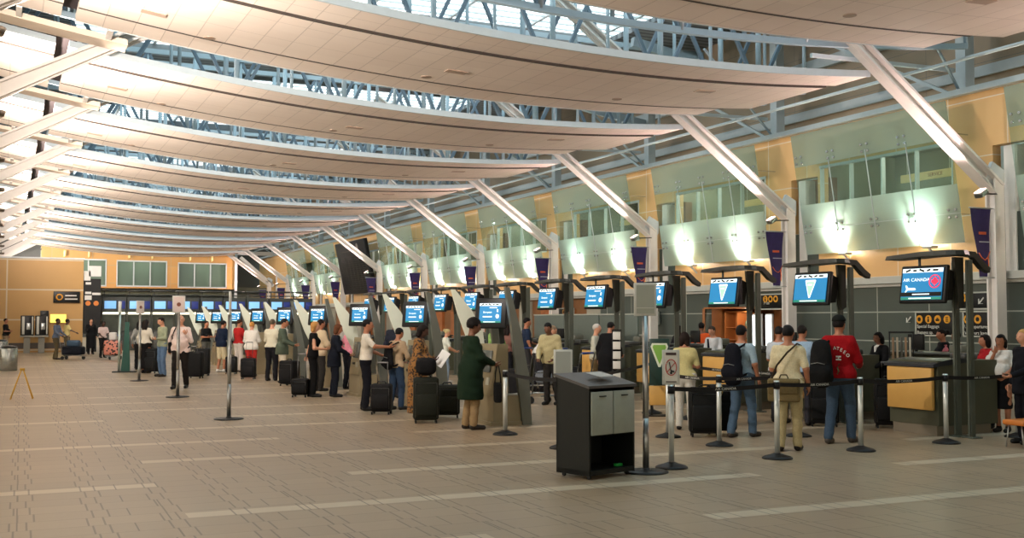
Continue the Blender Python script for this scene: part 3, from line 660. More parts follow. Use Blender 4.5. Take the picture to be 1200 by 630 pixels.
protos = {}
for k, y in enumerate(CY):
    kind = 'brand' if k == 0 else 'triangle' if k in (1, 2) else 'plain'
    if kind in protos: s = dup(protos[kind])
    else: s = protos[kind] = canopy_stand(kind)
    s.location = (CX, y, 0)
    s['label'] = ['display stand whose blue screen shows a red leaf emblem', 'display stand with green triangle on blue screen, next to the red leaf one',
                  'display stand with green triangle on blue screen, beyond the second column'][k] if k < 3 else 'canopied display stand with blue text screen, %s in its row from the camera end' % ORD[k]
# desks under the stands
OLIVE = paint((72, 74, 56), .5); YEL = mat('yellow_laminate', (206, 160, 84), .5, 0, .05, 0, 3); BEIGE = paint((120, 112, 96), .5)
def desk(full=True):
    r = thing('check_in_desk', '', 'desk', (0, 0, 0), 0, 'check-in desks')
    MB().box((.66, 0, .62), (1.2, .96, .95)).build('body', OLIVE, r)
    MB().rbox((.0, .0, .68), (.07, .88, .62), .015).build('front_panel', YEL, r)
    MB().box((.62, 0, .17), (1.1, .86, .34)).build('plinth', BEIGE, r)
    n = 10; P = [(.02+.86*t/n, 1.0+.14*math.sin(math.pi*(.15+.6*t/n))) for t in range(n+1)]; P = [(p[0]-.06, p[1]-.02) for p in P]
    MB().prism(P+[(.8, 1.08), (-.04, 1.0)], -.49, .49, 'y').build('counter_top', plastic((48, 50, 54), .3), r)
    MB().rbox((1.0, -.1, 1.14), (.28, .3, .1), .03).build('keyboard_tray', plastic((60, 62, 60)), r)
    return r
dk = desk()
for k, y in enumerate(CY):
    d = dk if k == 0 else dup(dk)
    d.location = (12.3, y+.88, 0)
    d['label'] = 'yellow fronted check-in desk under the %s display stand from the camera end' % ORD[k]
# second line of desks close to the wall
d2 = None
for k in range(9):
    y = 13.9+k*3.4
    if d2 is None:
        d2 = thing('agent_counter', '', 'counter', (0, 0, 0), 0, 'olive agent counters behind the desks')
        MB().rbox((0, 0, .55), (.6, 1.5, 1.1), .02).build('body', OLIVE, d2)
        MB().rbox((-.05, 0, 1.12), (.75, 1.6, .04), .015).build('counter_top', plastic((60, 62, 56), .3), d2)
        MB().rbox((.1, .5, 1.30), (.05, .36, .28), .01).cyl((.1, .5, 1.12), (.1, .5, 1.2), .03, n=8).build('monitor', BLACK, d2)
        MB().rbox((.1, -.5, 1.2), (.3, .26, .14), .02).build('printer', plastic((110, 112, 100)), d2)
        d = d2
    else: d = dup(d2)
    d.location = (14.6, y, 0); d['label'] = 'olive agent counter with monitor, %s behind the desk row from the camera end' % ORD[k]
# ================================================================== SELF-SERVICE KIOSK ISLANDS
FIN = mat('frosted_fin', (224, 230, 212), .35, 0, .03, 0, 3); BRONZE = mat('champagne_metal', (156, 144, 114), .38, .5, .04, 0, 6); SLATE = mat('leaning_steel', (120, 124, 116), .35, .6, .04, 0, 6)
def kiosk():
    r = thing('self_service_kiosk', '', 'kiosk', (0, 0, 0), 0, 'self-service kiosk islands')
    MB().box((.0, 0, .24), (.55, .98, .48)).box((-.02, 0, .03), (.62, 1.04, .06)).build('base', mat('beige_metal', (150, 138, 110), .4, .3, .04, 0, 5), r)
    c = MB(); c.prism([(-.30, .48), (.05, .48), (.05, 1.30), (-.16, 1.30)], -.42, .42, 'y'); c.build('cabinet', BRONZE, r)
    tl = Euler((0, R_(9.7), 0)).to_matrix()
    sc = MB().rbox((-.222, .0, 1.02), (.012, .52, .36), .004, rot=tl).build('touch_screen', plastic((88, 92, 88), .2), r)
    MB().rbox((-.262, .12, .72), (.02, .2, .05), .004, rot=tl).build('ticket_slot', INK, sc); MB().rbox((-.262, -.18, .70), (.015, .18, .12), .004, rot=tl).build('card_reader', plastic((170, 168, 150)), sc)
    c = MB(); c.prism([(.30, 0), (.48, 0), (.42, .8), (.26, 1.5), (.02, 2.22), (-.06, 2.22), (.06, 1.6), (.18, .8)], -.56, -.46, 'y'); c.build('leaning_post', SLATE, r)
    c = MB(); c.prism([(.30, 0), (.48, 0), (.42, .8), (.26, 1.5), (.10, 1.9), (.02, 1.9), (.06, 1.6), (.18, .8)], .46, .54, 'y'); c.build('leaning_post', SLATE, r)
    c = MB(); c.prism([(-.16, 1.02), (.02, 1.1), (-.04, 1.5), (-.28, 1.86), (-.62, 2.2), (-.70, 2.2), (-.56, 1.8), (-.38, 1.40)], .62, .66, 'y'); c.build('fin', FIN, r)
    h = MB().rbox((0, 0, 0), (.07, .68, .50), .02).prism([(0, -.2), (0, .2), (.26, .14), (.26, -.14)], -.26, .26, 'y').build('screen_housing', BLACK, r); h.location = (-.14, -.06, 1.80); h.rotation_euler = (0, R_(7), R_(38))
    before = set(bpy.data.objects); screen_art(h, .47, .32, 'plain')
    for o in set(bpy.data.objects)-before: o.location.x -= .042
    MB().bar((.1, .0, 1.3), (.05, .0, 1.75), .1, .06).build('stem', CARB, r)
    return r
ks = kiosk(); KY = [16.25+3.6*k for k in range(9)]
for k, y in enumerate(KY):
    d = ks if k == 0 else dup(ks)
    d.location = (7.35, y, 0); d.scale = (.88, .8, 1)
    d['label'] = 'self-service kiosk with pale fin and blue screen, %s in line from the camera end' % ORD[k]
# ================================================================== STANCHIONS
SILV = mat('satin_steel', (206, 210, 204), .3, .45, .03, 0, 6); BELT = plastic((18, 18, 20), .6); BASEM = plastic((22, 23, 24), .4)
def stanchion(label, p, h=.95, belt_to=None, words=True, r=.033):
    s = thing('queue_stanchion', label, 'stanchion', (p.x, p.y, 0), 0, 'belt barrier posts')
    MB().lathe([(.185, 0), (.185, .015), (.16, .03), (.09, .05), (.04, .07)], n=28).build('base', BASEM, s)
    MB().cyl((0, 0, .05), (0, 0, h), r, n=16).build('post', SILV, s)
    MB().cyl((0, 0, h-.1), (0, 0, h-.015), r+.008, n=16).build('belt_cassette', BELT, s)
    if belt_to is not None:
        d = Vector((belt_to.x-p.x, belt_to.y-p.y, 0)); L = d.length; a = math.atan2(d.y, d.x); N = 10; V = []
        for k in range(N+1):
            t = k/N; x = .04+(L-.08)*t; sag = .03*4*t*(1-t)*min(1, L/2)
            V += [(x, -.002, h-.025-sag), (x, -.002, h-.075-sag), (x, .002, h-.075-sag), (x, .002, h-.025-sag)]
        F = []
        for k in range(N):
            for q in range(4): F.append((4*k+q, 4*k+(q+1) % 4, 4*k+4+(q+1) % 4, 4*k+4+q))
        b = MB().add(V, F).build('belt', BELT, s); b.rotation_euler = (0, 0, a)
        if words:
            side = -1 if (CR.inverted() @ Vector((d.x, d.y, 0))).x > 0 else 1
            for t in ((.3, .72) if L > 1.7 else (.5,)):
                x = L*t; sag = .03*4*t*(1-t)*min(1, L/2)
                text('lettering', 'AIR CANADA', .042, LETTER, b, (x, side*.004, h-.05-sag), (R_(90), 0, 0 if side < 0 else R_(180)), ext=.0005, sx=1.3)
    return s
G = ground
ps = dict(a=G(592, 509), b=G(660, 525), c=G(787, 548), d=G(843, 522), e=G(911, 537), f=G(1009, 528), g=G(1109, 519), h=G(1193, 512), i=G(783, 512), j=G(807, 491), k=G(764, 484), l=G(936, 511), m=G(1060, 492))
stanchion('silver belt post on the bare floor right of the dark green coat', ps['a'], belt_to=ps['b'], words=False)
stanchion('silver belt post carrying a blank grey panel behind the podium', ps['b'], belt_to=ps['k'], words=False)
stanchion('silver belt post with the crossed-out trolley sign on top', ps['c'], belt_to=ps['e'])
stanchion('silver belt post in front of the black suitcases', ps['d'], belt_to=ps['l'])
stanchion('silver belt post in front of the man in khaki', ps['e'], belt_to=ps['f'])
stanchion('silver belt post right of the red jacket', ps['f'], belt_to=ps['g'])
stanchion('silver belt post in front of the yellow desk', ps['g'], belt_to=ps['h'])
stanchion('silver belt post at the right edge beside the wooden stool', ps['h'])
stanchion('silver belt post right behind the crossed-out trolley sign', ps['i'], belt_to=ps['d'])
stanchion('silver belt post beside the woman in the pale yellow shirt', ps['j'], belt_to=ps['l'])
stanchion('silver belt post below the green triangle sign', ps['k'], belt_to=ps['j'])
stanchion('silver belt post hidden behind the man in khaki', ps['l'])
def place_sign(name, label, p, z, w, h, yaw, kind, face=(176, 178, 166)):
    s = thing(name, label, 'sign', (p.x, p.y, z), R_(yaw))
    MB().rbox((0, 0, h/2), (w, .03, h), .006).build('frame', paint((196, 198, 190), .4), s)
    MB().box((0, -.017, h/2), (w-.05, .006, h-.05)).build('panel', paint(face, .5), s)
    if kind == 'ban':
        n = 28; R = .072
        MB().tube([(R*.85*math.cos(2*math.pi*k/n), -.024, h*.5+R*1.25*math.sin(2*math.pi*k/n)) for k in range(n)], .006, 6, True).bar((-.05, -.024, h*.5-.06), (.05, -.024, h*.5+.06), .008, .008).build('ban_ring', plastic((176, 60, 50)), s)
        MB().bar((-.02, -.022, h*.5+.06), (.0, -.022, h*.5-.05), .01, .02).bar((.0, -.022, h*.5-.04), (.035, -.022, h*.5-.05), .01, .02).cyl((-.0, -.018, h*.5-.065), (-.0, -.026, h*.5-.065), .014, n=10).build('trolley_symbol', INK, s)
        MB().box((0, -.022, h-.045), (w-.08, .004, .03)).box((0, -.022, .035), (w-.08, .004, .012)).build('caption', plastic((60, 40, 40)), s)
    if kind == 'dot':
        MB().cyl((0, -.018, h*.55), (0, -.026, h*.55), .045, n=16).build('dot_symbol', plastic((110, 70, 40)), s)
        MB().cyl((0, -.024, h*.55), (0, -.03, h*.55), .02, n=12).build('dot_center', INK, s)
    if kind == 'clip': MB().box((0, -.02, .08), (w-.05, .012, .008)).build('ledge', paint((200, 200, 190)), s)
    return s
place_sign('notice_panel', 'upright white notice with a red crossed-out trolley symbol on a belt post', ps['c'], .95, .20, .40, -28, 'ban', (216, 214, 204))
place_sign('notice_panel', 'blank grey upright panel on a belt post behind the podium', ps['b'], .94, .25, .36, -20, 'blank', (156, 160, 152))
def sign_stand(label, p, H, yaw, w=.26, h=.37, kind='dot', face=(206, 196, 186), post=(150, 150, 146), big=False):
    s = thing('sign_stand', label, 'sign stand', (p.x, p.y, 0), R_(yaw), 'tall sign stands on the open floor')
    MB().lathe([(.25, 0), (.25, .012), (.22, .022), (.05, .03), (.04, .05)], n=28).build('base', BASEM, s)
    MB().cyl((0, 0, .03), (0, 0, H-h), .034, n=14).cyl((0, 0, .03), (0, 0, .6), .036, n=14).build('pole', metal_m(post, .3), s)
    q = MB().rbox((0, 0, H-h/2), (w, .035, h), .006).build('sign_plate', paint((196, 196, 188), .4), s)
    MB().box((0, -.02, H-h/2), (w-.05, .006, h-.05)).build('panel', paint(face, .5), q)
    if kind == 'dot': MB().cyl((0, -.022, H-h*.5), (0, -.03, H-h*.5), .045, n=16).build('symbol', plastic((110, 60, 40)), q)
    else: MB().box((0, -.024, H-h*.76), (w-.05, .012, .008)).build('ledge', paint((200, 200, 190)), q)
    return s
sign_stand('tall sign stand with blank grey panel next to the podium', G(757, 553), 2.11, -22, .25, .37, 'ledge', (160, 164, 152))
sign_stand('tall thin sign stand seen edge-on, alone in mid floor', G(268, 491), 2.18, 78, .3, .4, 'ledge')
sign_stand('tall sign stand with a dotted card in front of the walking man', G(208, 465), 2.22, -6, .27, .38, 'dot', (206, 190, 184))
sign_stand('tall sign stand with a half-turned card between walking man and green pylon', G(163, 446), 2.22, 35, .26, .36, 'dot')
p = thing('green_pylon', 'dark green slanted pylon with pale post on the far left floor', 'pylon', tuple(G(146, 436)), R_(-10))
MB().prism([(-.12, 0), (.16, 0), (.12, 1.62), (.0, 1.62), (-.04, .8)], -.1, .1, 'y').build('body', mat('green_metal', (22, 76, 64), .35, .2, .05, 0, 5), p)
MB().cyl((-.16, -.15, 0), (-.16, -.15, 1.95), .04, n=12).build('post', metal_m((190, 205, 200)), p)
MB().rbox((-.16, -.15, 2.1), (.08, .3, .36), .01).build('sign_plate', paint((205, 208, 200)), p)
MB().rbox((0, 0, .02), (.75, .4, .04), .01).build('base', BASEM, p)
# crossed floor sign, bins
a = thing('floor_sign_frame', 'yellow folding A-shaped frame standing on the empty floor', 'floor sign', tuple(G(25.5, 467)), R_(-4))
YM = plastic((206, 160, 50), .45)
for sx in (-1, 1): MB().tube([(sx*.22, -.12, 0), (sx*.02, -.01, .62)], .014, 8).build('leg', YM, a); MB().tube([(sx*.22, .12, 0), (sx*.02, .01, .62)], .012, 8).build('leg', YM, a)
MB().rbox((0, 0, .63), (.1, .06, .05), .01).build('hinge', YM, a)
for (u, v, l) in ((10, 434, 'round steel litter bin on the floor near the left edge'), (1, 420, 'round steel litter bin cut by the left edge, behind the other')):
    b = thing('litter_bin', l, 'bin', tuple(G(u, v)), 0)
    MB().lathe([(.26, 0), (.27, .02), (.27, .72), (.25, .75)], n=28).build('body', metal_m((150, 152, 146), .25), b)
    MB().lathe([(.25, .75), (.24, .80), (.14, .83)], n=28).build('lid', plastic((40, 40, 38)), b)
# ================================================================== PODIUM
C0, C1, C2 = G(690.5, 563), G(743.8, 555.5), G(667.6, 554.8)
ex = (C1-C0); Wd = ex.length; ang = math.atan2(ex.y, ex.x); Dp = .50
pd = thing('podium', 'black podium cabinet with two pale doors and slanted grey top', 'podium', tuple(C0), ang)
BK = plastic((16, 20, 16), .5)
MB().prism([(0, .04), (Dp, .04), (Dp, 1.08), (0, .97)], 0, .025, 'x').prism([(0, .04), (Dp, .04), (Dp, 1.08), (0, .97)], Wd-.025, Wd, 'x').box((Wd/2, Dp-.012, .56), (Wd, .024, 1.0)).box((Wd/2, Dp/2, .07), (Wd, Dp, .05)).box((Wd/2, Dp/2, .47), (Wd-.04, Dp-.04, .03)).build('carcass', BK, pd)
MB().prism([(-.02, .965), (Dp+.02, 1.08), (Dp+.02, 1.11), (-.02, .995)], -.02, Wd+.02, 'x').build('top', plastic((78, 74, 72), .4), pd)
for k in (0, 1):
    d = MB().rbox((Wd*(.26+.48*k), -.012, .70), (Wd*.46, .02, .46), .004).build('door', plastic((150, 156, 144), .4), pd)
    MB().box((Wd*(.26+.48*k)-.0, -.026, .88), (.1, .012, .012)).build('handle', plastic((40, 40, 38)), d)
for x in (.06, Wd-.06):
    for y in (.06, Dp-.06): MB().cyl((x-.012, y, .022), (x+.012, y, .022), .022, n=12).build('caster', BASEM, pd)
tl = math.atan(.115/(Dp+.04))
q = MB().rbox((Wd*.55, Dp*.42, 1.098), (.28, .2, .006), .002, rot=(tl, 0, .2)).build('paper_sheet', paint((190, 188, 182)))
q.location = C0; q.rotation_euler = (0, 0, ang); tag(q, 'loose white paper lying on the slanted podium top', 'paper')
c = tag(MB().rbox((0, 0, .13), (.10, .05, .03), .008).build('green_clip', plastic((30, 150, 60))), 'small green clip on the lower shelf of the podium', 'clip'); c.location = C0+Matrix.Rotation(ang, 3, 'Z') @ Vector((Wd*.78, .1, -.02)); c.rotation_euler = (0, 0, ang)
# green triangle sign on the queue stand
t = thing('triangle_sign', 'dark green board with a light green triangle beside the tall sign stand', 'sign', tuple(G(773, 487)), R_(-28))
MB().rbox((0, 0, .95), (.36, .06, .82), .015).build('board', mat('dark_green', (22, 52, 46), .4, 0, .05, 0, 4), t)
MB().rbox((0, 0, .36), (.36, .08, .34), .01).build('lower_panel', YEL, t)
MB().prism([(-.13, 1.28), (.13, 1.28), (.155, 1.22), (.02, .86), (-.02, .86), (-.155, 1.22)], -.036, -.03, 'y').build('triangle_border', paint((214, 222, 200)), t)
MB().prism([(-.105, 1.25), (.105, 1.25), (.12, 1.21), (.0, .91), (-.12, 1.21)], -.042, -.034, 'y').build('triangle', paint((120, 170, 70)), t)
MB().box((-.14, 0, .1), (.04, .05, .2)).box((.14, 0, .1), (.04, .05, .2)).box((0, 0, .01), (.42, .3, .02)).build('base', BASEM, t)
# stool, racks, carts
s = thing('wooden_stool', 'small stool with orange wooden seat at the right picture edge', 'stool', tuple(G(1194, 524)), 0)
MB().rbox((.1, 0, .33), (.42, .34, .07), .02).build('seat', mat('orange_wood', (206, 120, 48), .45, 0, .1, 0, 3), s)
for a, b in ((-.06, -.1), (.26, -.1), (-.06, .1), (.26, .1)): MB().cyl((a*1.2, b*1.4, 0), (a, b, .3), .01, n=8).build('leg', metal_m(), s)
def rack(label, p, yaw, cols=1):
    r = thing('brochure_rack', label, 'rack', tuple(p), R_(yaw), 'brochure racks')
    MB().box((-.14*cols, .03, .75), (.02, .03, 1.5)).box((.14*cols, .03, .75), (.02, .03, 1.5)).box((0, 0, .02), (.32*cols, .36, .04)).box((0, .03, 1.49), (.3*cols, .03, .03)).build('stand', BASEM, r)
    return r
p = G(723, 476); r = rack('slim rack of white leaflets standing among the far desks', p, -30, .6)
for k in range(5):
    q = MB().rbox((0, -.01, .62+k*.19), (.15, .03, .15), .004, rot=(R_(-8), 0, 0)).build('leaflet_stack', paint((205, 205, 196))); q.location = p; q.rotation_euler = (0, 0, R_(-30))
    tag(q, 'white leaflets in the %s pocket from the bottom of the slim rack' % ORD[k], 'leaflets', 'leaflets in the slim rack')
p = G(1058, 497); r = rack('tall dark rack of upright brochures left of the yellow desk', p, -40, 1.3)
for k in range(5):
    q = MB().rbox((-.13+.065*k, 0, 1.2), (.03, .08, .42), .004).build('brochure', paint([(120, 96, 70), (150, 140, 120), (70, 70, 60), (140, 110, 80), (160, 156, 140)][k])); q.location = p; q.rotation_euler = (0, 0, R_(-40))
    tag(q, 'upright brochure in the tall dark rack, %s from its left end' % ORD[k], 'brochure', 'brochures in the tall dark rack')
MB().rbox((0, .0, .5), (.36, .3, .95), .02).build('lower_box', BASEM, r)
def cart(label, x, y, rz):
    c = thing('luggage_cart', label, 'cart', (x, y, 0), R_(rz), 'luggage carts')
    MB().tube([(-.22, -.4, .2), (-.22, .35, .16), (-.12, .5, .14), (.12, .5, .14), (.22, .35, .16), (.22, -.4, .2)], .016, 8).tube([(-.2, -.1, .18), (.2, -.1, .18)], .012, 6).tube([(-.2, .2, .17), (.2, .2, .17)], .012, 6).build('tray', metal_m((150, 152, 150)), c)
    MB().tube([(-.22, -.4, .2), (-.25, -.48, .7), (-.26, -.55, 1.02), (.26, -.55, 1.02), (.25, -.48, .7), (.22, -.4, .2)], .016, 8).tube([(-.24, -.46, .62), (.24, -.46, .62)], .012, 6).build('frame', metal_m((120, 122, 120)), c)
    MB().cyl((-.2, -.55, 1.03), (.2, -.55, 1.03), .024, n=10).build('handle', plastic((30, 60, 130)), c)
    for a, b in ((-.24, -.38), (.24, -.38), (0, .42)): MB().cyl((a-.02, b, .075), (a+.02, b, .075), .075, n=14).build('wheel', BASEM, c)
    return c
for k, (u, v, rz) in enumerate(((598, 458, 15), (616, 471, 20), (640, 460, 10), (662, 473, 28))):
    p = G(u, v); cart('empty luggage cart before the far desks, %s of four from the kiosk side' % ORD[k], p.x, p.y, rz)
# ================================================================== FAR ROW OF DESKS ACROSS THE HALL, LANDSIDE CORNER
u0 = None; FY = 63.0
xs = [at_y(u, FY) for u in (133, 158, 183, 208, 233, 258)]
xs = [xs[0]+1.3*k for k in range(9)]
for k, x in enumerate(xs):
    if u0 is None:
        u0 = thing('check_in_bay', '', 'check-in bay', (0, 0, 0), 0, 'bays of the far check-in row')
        MB().box((0, 0, 2.55), (1.24, .5, .75)).build('header', DGREY, u0)
        MB().rbox((0, .02, 2.04), (1.2, .3, .10), .02).build('light_strip', glow((255, 246, 214), 2.2), u0)
        MB().rbox((-.2, -.28, 2.5), (.6, .06, .42), .01).build('screen', glow((110, 160, 210), .7), u0)
        MB().rbox((.38, -.28, 2.5), (.36, .06, .42), .01).build('screen', glow((20, 34, 90), .5), u0)
        MB().cyl((-.63, -.1, 3.28), (.63, -.1, 3.28), .05, n=8).cyl((-.63, -.1, 3.05), (.63, -.1, 3.05), .03, n=8).bar((-.5, -.1, 2.9), (-.5, -.1, 3.28), .05, .05).build('rail', CARB, u0)
        MB().rbox((0, 0, .52), (1.1, .7, 1.04), .02).rbox((0, 0, 1.07), (1.2, .8, .05), .01).build('desk', mat('dark_desk', (62, 64, 58), .5, 0, .1, 0, 5), u0)
        MB().box((0, .8, 1.1), (1.24, .06, 2.2)).build('back_panel', mat('back_panel', (70, 76, 66), .5, 0, .2, 0, 3), u0)
        MB().box((-.6, .2, 1.4), (.05, .9, 2.8)).build('partition', DGREY, u0)
        s = u0
    else: s = dup(u0)
    s.location = (x, FY, 0); s['label'] = 'far check-in bay with lit strip and blue screens, %s from the landside' % ORD[k]
t = thing('sign_tower', 'dark tower of signs with white labels beside the wood block', 'sign', (at_y(107, 61.5), 61.3, 0))
MB().box((0, 0, 2.4), (.85, .3, 2.9)).box((-.2, 0, .5), (.1, .2, 1.0)).box((.2, 0, .5), (.1, .2, 1.0)).build('tower', INK, t)
for (dx, z, w, h) in ((.12, 4.25, .6, .55), (-.28, 4.0, .36, .5), (-.2, 3.6, .26, .12), (-.2, 3.1, .3, .12), (.2, 3.05, .42, .12), (-.2, 2.85, .34, .24)):
    MB().box((dx, -.17, z), (w, .03, h)).build('label_plate', paint((205, 205, 200)), t)
for dx in (-.2, .2): MB().cyl((dx, -.15, 2.55), (dx, -.18, 2.55), .13, n=16).build('icon_disc', plastic((205, 120, 40)), t)
x0_, x1_ = at_y(62, by), at_y(93, by)
s = thing('wood_wall_sign', 'black sign with one orange ring on the wood block', 'sign', ((x0_+x1_)/2, by-.06, 1.7+26.5/1267*55.5))
MB().rbox((0, 0, 0), (x1_-x0_, .1, .6), .01).build('panel', INK, s)
MB().tube([(-.35+.14*math.cos(a), -.07, .14*math.sin(a)) for a in [2*math.pi*k/20 for k in range(20)]], .04, 6, True).build('icon_ring', ORANGE, s)
MB().box((.2, -.06, .08), (.55, .03, .06)).box((.22, -.06, -.1), (.6, .03, .06)).build('text_line', LETTER, s)
for k, u in enumerate((32, 49)):
    s = thing('payphone_kiosk', 'black and silver payphone panel by the wood block, %s one' % ['outer', 'inner'][k], 'payphone', (at_y(u, by-1), by-1.0, 0), 0, 'payphones along the wood block')
    MB().rbox((0, 0, 1.35), (.62, .12, 1.1), .02).build('panel', INK, s)
    MB().rbox((-.18, -.08, 1.4), (.12, .05, .9), .01).rbox((.24, -.08, 1.4), (.06, .05, .9), .01).build('silver_strip', paint((205, 206, 196)), s)
    MB().rbox((.06, -.1, 1.35), (.18, .12, .34), .02).build('phone', metal_m(), s)
    MB().rbox((0, -.1, .85), (.66, .3, .08), .01).build('shelf', paint((150, 150, 140)), s)
    MB().box((0, 0, .42), (.3, .14, .84)).build('pedestal', paint((130, 130, 120)), s)
s = thing('wall_lightbox', 'glowing yellow light box on the wood block behind the trolley pusher', 'light box', (at_y(68, by), by-.08, 1.75)); MB().rbox((0, 0, 0), (.85, .1, .5), .02).build('frame', YEL, s); MB().box((0, -.055, 0), (.75, .02, .42)).build('screen', glow((240, 214, 90), .9), s)
s = tag(MB().rbox((at_y(52, by), by-.06, 1.95), (.4, .1, .4), .01).build('small_black_sign', INK), 'small black square sign above the payphones', 'sign')

for k in range(3):
    p = thing('partition_screen', 'grey free-standing partition panel behind the far desks, %s from the grid wall' % ORD[k], 'partition', (17.2, 28.9+2.35*k, 0), 0, 'partition panels behind the far desks')
    MB().rbox((0, 0, .98), (.08, 2.25, 1.72), .02).build('panel', paint((88, 98, 90), .5), p)
    MB().box((0, 0, 1.86), (.1, 2.28, .04)).build('cap_rail', paint((160, 164, 152)), p)
    for sy in (-1, 1): MB().box((0, sy*1.0, .06), (.4, .06, .12)).build('foot', BASEM, p)
# ================================================================== PEOPLE
def snet(F, org, h):
    """surface nets on a scalar grid -> verts, quads"""
    S = F < 0; nx, ny, nz = F.shape
    c = [(i, j, k) for i in (0, 1) for j in (0, 1) for k in (0, 1)]
    sl = lambda A, i, j, k: A[i:nx-1+i, j:ny-1+j, k:nz-1+k]
    cnt = sum(sl(S, *q).astype(np.int8) for q in c); act = (cnt > 0) & (cnt < 8)
    I = np.argwhere(act); n = len(I); idx = -np.ones(act.shape, np.int32); idx[act] = np.arange(n)
    acc = np.zeros((n, 3)); w = np.zeros(n)
    for a in c:
        for ax in range(3):
            if a[ax]: continue
            b = list(a); b[ax] = 1
            fa = F[I[:, 0]+a[0], I[:, 1]+a[1], I[:, 2]+a[2]]; fb = F[I[:, 0]+b[0], I[:, 1]+b[1], I[:, 2]+b[2]]
            m = (fa < 0) != (fb < 0); t = np.where(m, fa/np.where(m, fa-fb, 1), 0)
            p = np.tile(np.array(a, float), (n, 1)); p[:, ax] += t
            acc[m] += p[m]; w[m] += 1
    V = (I+acc/w[:, None])*h+np.array(org); Q = []
    for ax in range(3):
        A = [slice(None)]*3; B = [slice(None)]*3; A[ax] = slice(0, -1); B[ax] = slice(1, None)
        s0 = S[tuple(A)]; s1 = S[tuple(B)]; E = np.argwhere(s0 != s1)
        u, v = [q for q in range(3) if q != ax]
        E = E[(E[:, u] > 0) & (E[:, v] > 0) & (E[:, u] < F.shape[u]-1) & (E[:, v] < F.shape[v]-1)]
        def cell(du, dv): q = E.copy(); q[:, u] += du; q[:, v] += dv; return idx[q[:, 0], q[:, 1], q[:, 2]]
        q = np.stack([cell(-1, -1), cell(0, -1), cell(0, 0), cell(-1, 0)], 1)
        fl = s0[E[:, 0], E[:, 1], E[:, 2]]
        if ax == 1: fl = ~fl
        q[~fl] = q[~fl][:, ::-1]; Q.append(q)
    Q = np.concatenate(Q); Q = Q[(Q >= 0).all(1)]
    return V, Q
def sdf_mesh(prims, h, k=.035, cuts=(), folds=0.0, pad=.05, seed=0):
    """prims: ('c', a, b, ra, rb, flat) rounded cone, ('e', centre, radii, rot)  - joined smoothly; cuts: fn(X,Y,Z)->signed distance to keep negative"""
    lo = np.full(3, 1e9); hi = -lo
    for p in prims:
        if p[0] == 'c':
            r = max(p[3], p[4]); q = np.array([p[1], p[2]], float); lo = np.minimum(lo, q.min(0)-r); hi = np.maximum(hi, q.max(0)+r)
        else: r = max(p[2]); q = np.array(p[1], float); lo = np.minimum(lo, q-r); hi = np.maximum(hi, q+r)
    lo -= pad; hi += pad; N = np.ceil((hi-lo)/h).astype(int)+1
    ax = [lo[i]+h*np.arange(N[i], dtype=np.float32) for i in range(3)]
    X, Y, Z = np.meshgrid(*ax, indexing='ij'); X = X.astype(np.float32); Y = Y.astype(np.float32); Z = Z.astype(np.float32)
    F = np.full(X.shape, 1e3, np.float32)
    for p in prims:
        if p[0] == 'c':
            a, b, ra, rb = p[1], p[2], p[3], p[4]; fl = p[5] if len(p) > 5 else 1.0
            r = max(ra, rb)+k+.06
            s = [slice(max(0, int((min(a[i], b[i])-r-lo[i])/h)), min(N[i], int((max(a[i], b[i])+r-lo[i])/h)+2)) for i in range(3)]
            x, y, z = X[tuple(s)], Y[tuple(s)], Z[tuple(s)]
            d = [b[i]-a[i] for i in range(3)]; d[1] /= fl
            px, py, pz = x-a[0], (y-a[1])/fl, z-a[2]
            L = d[0]**2+d[1]**2+d[2]**2+1e-9; t = np.clip((px*d[0]+py*d[1]+pz*d[2])/L, 0, 1)
            D = np.sqrt((px-t*d[0])**2+(py-t*d[1])**2+(pz-t*d[2])**2)-(ra+(rb-ra)*t)
            if fl < 1: D = D*(.5+.5*fl)
        else:
            c, rd = p[1], p[2]; r = max(rd)+k+.06
            s = [slice(max(0, int((c[i]-r-lo[i])/h)), min(N[i], int((c[i]+r-lo[i])/h)+2)) for i in range(3)]
            x, y, z = X[tuple(s)], Y[tuple(s)], Z[tuple(s)]
            q = np.sqrt(((x-c[0])/rd[0])**2+((y-c[1])/rd[1])**2+((z-c[2])/rd[2])**2); D = (q-1)*min(rd)
        f = F[tuple(s)]; kk = k if len(p) < 7 else p[6]
        hh = np.clip(.5+.5*(f-D)/kk, 0, 1); F[tuple(s)] = f*(1-hh)+D*hh-kk*hh*(1-hh)
    if folds:
        F += folds*(np.sin(X*23+Z*9+seed)*np.sin(Z*31+Y*17+seed*2)+.6*np.sin(Z*47+X*19+seed))
    for c in cuts: F = np.maximum(F, c(X, Y, Z))
    F[0], F[-1] = 1, 1; F[:, 0], F[:, -1] = 1, 1; F[:, :, 0], F[:, :, -1] = 1, 1
    return snet(F, lo, h)
def np_obj(name, V, Q, m, parent):
    me = bpy.data.meshes.new(name); me.vertices.add(len(V)); me.vertices.foreach_set('co', np.asarray(V, np.float32).ravel())
    Q = np.asarray(Q, np.int32); me.loops.add(Q.size); me.loops.foreach_set('vertex_index', Q.ravel())
    me.polygons.add(len(Q)); me.polygons.foreach_set('loop_start', np.arange(0, Q.size, 4, dtype=np.int32))
    try: me.polygons.foreach_set('loop_total', np.full(len(Q), 4, np.int32))
    except Exception: pass
    me.update(calc_edges=True); me.validate(); me.polygons.foreach_set('use_smooth', np.ones(len(me.polygons), bool)); me.materials.append(m)
    o = bpy.data.objects.new(name, me); COL.objects.link(o); o.parent = parent; return o
_hand = {}
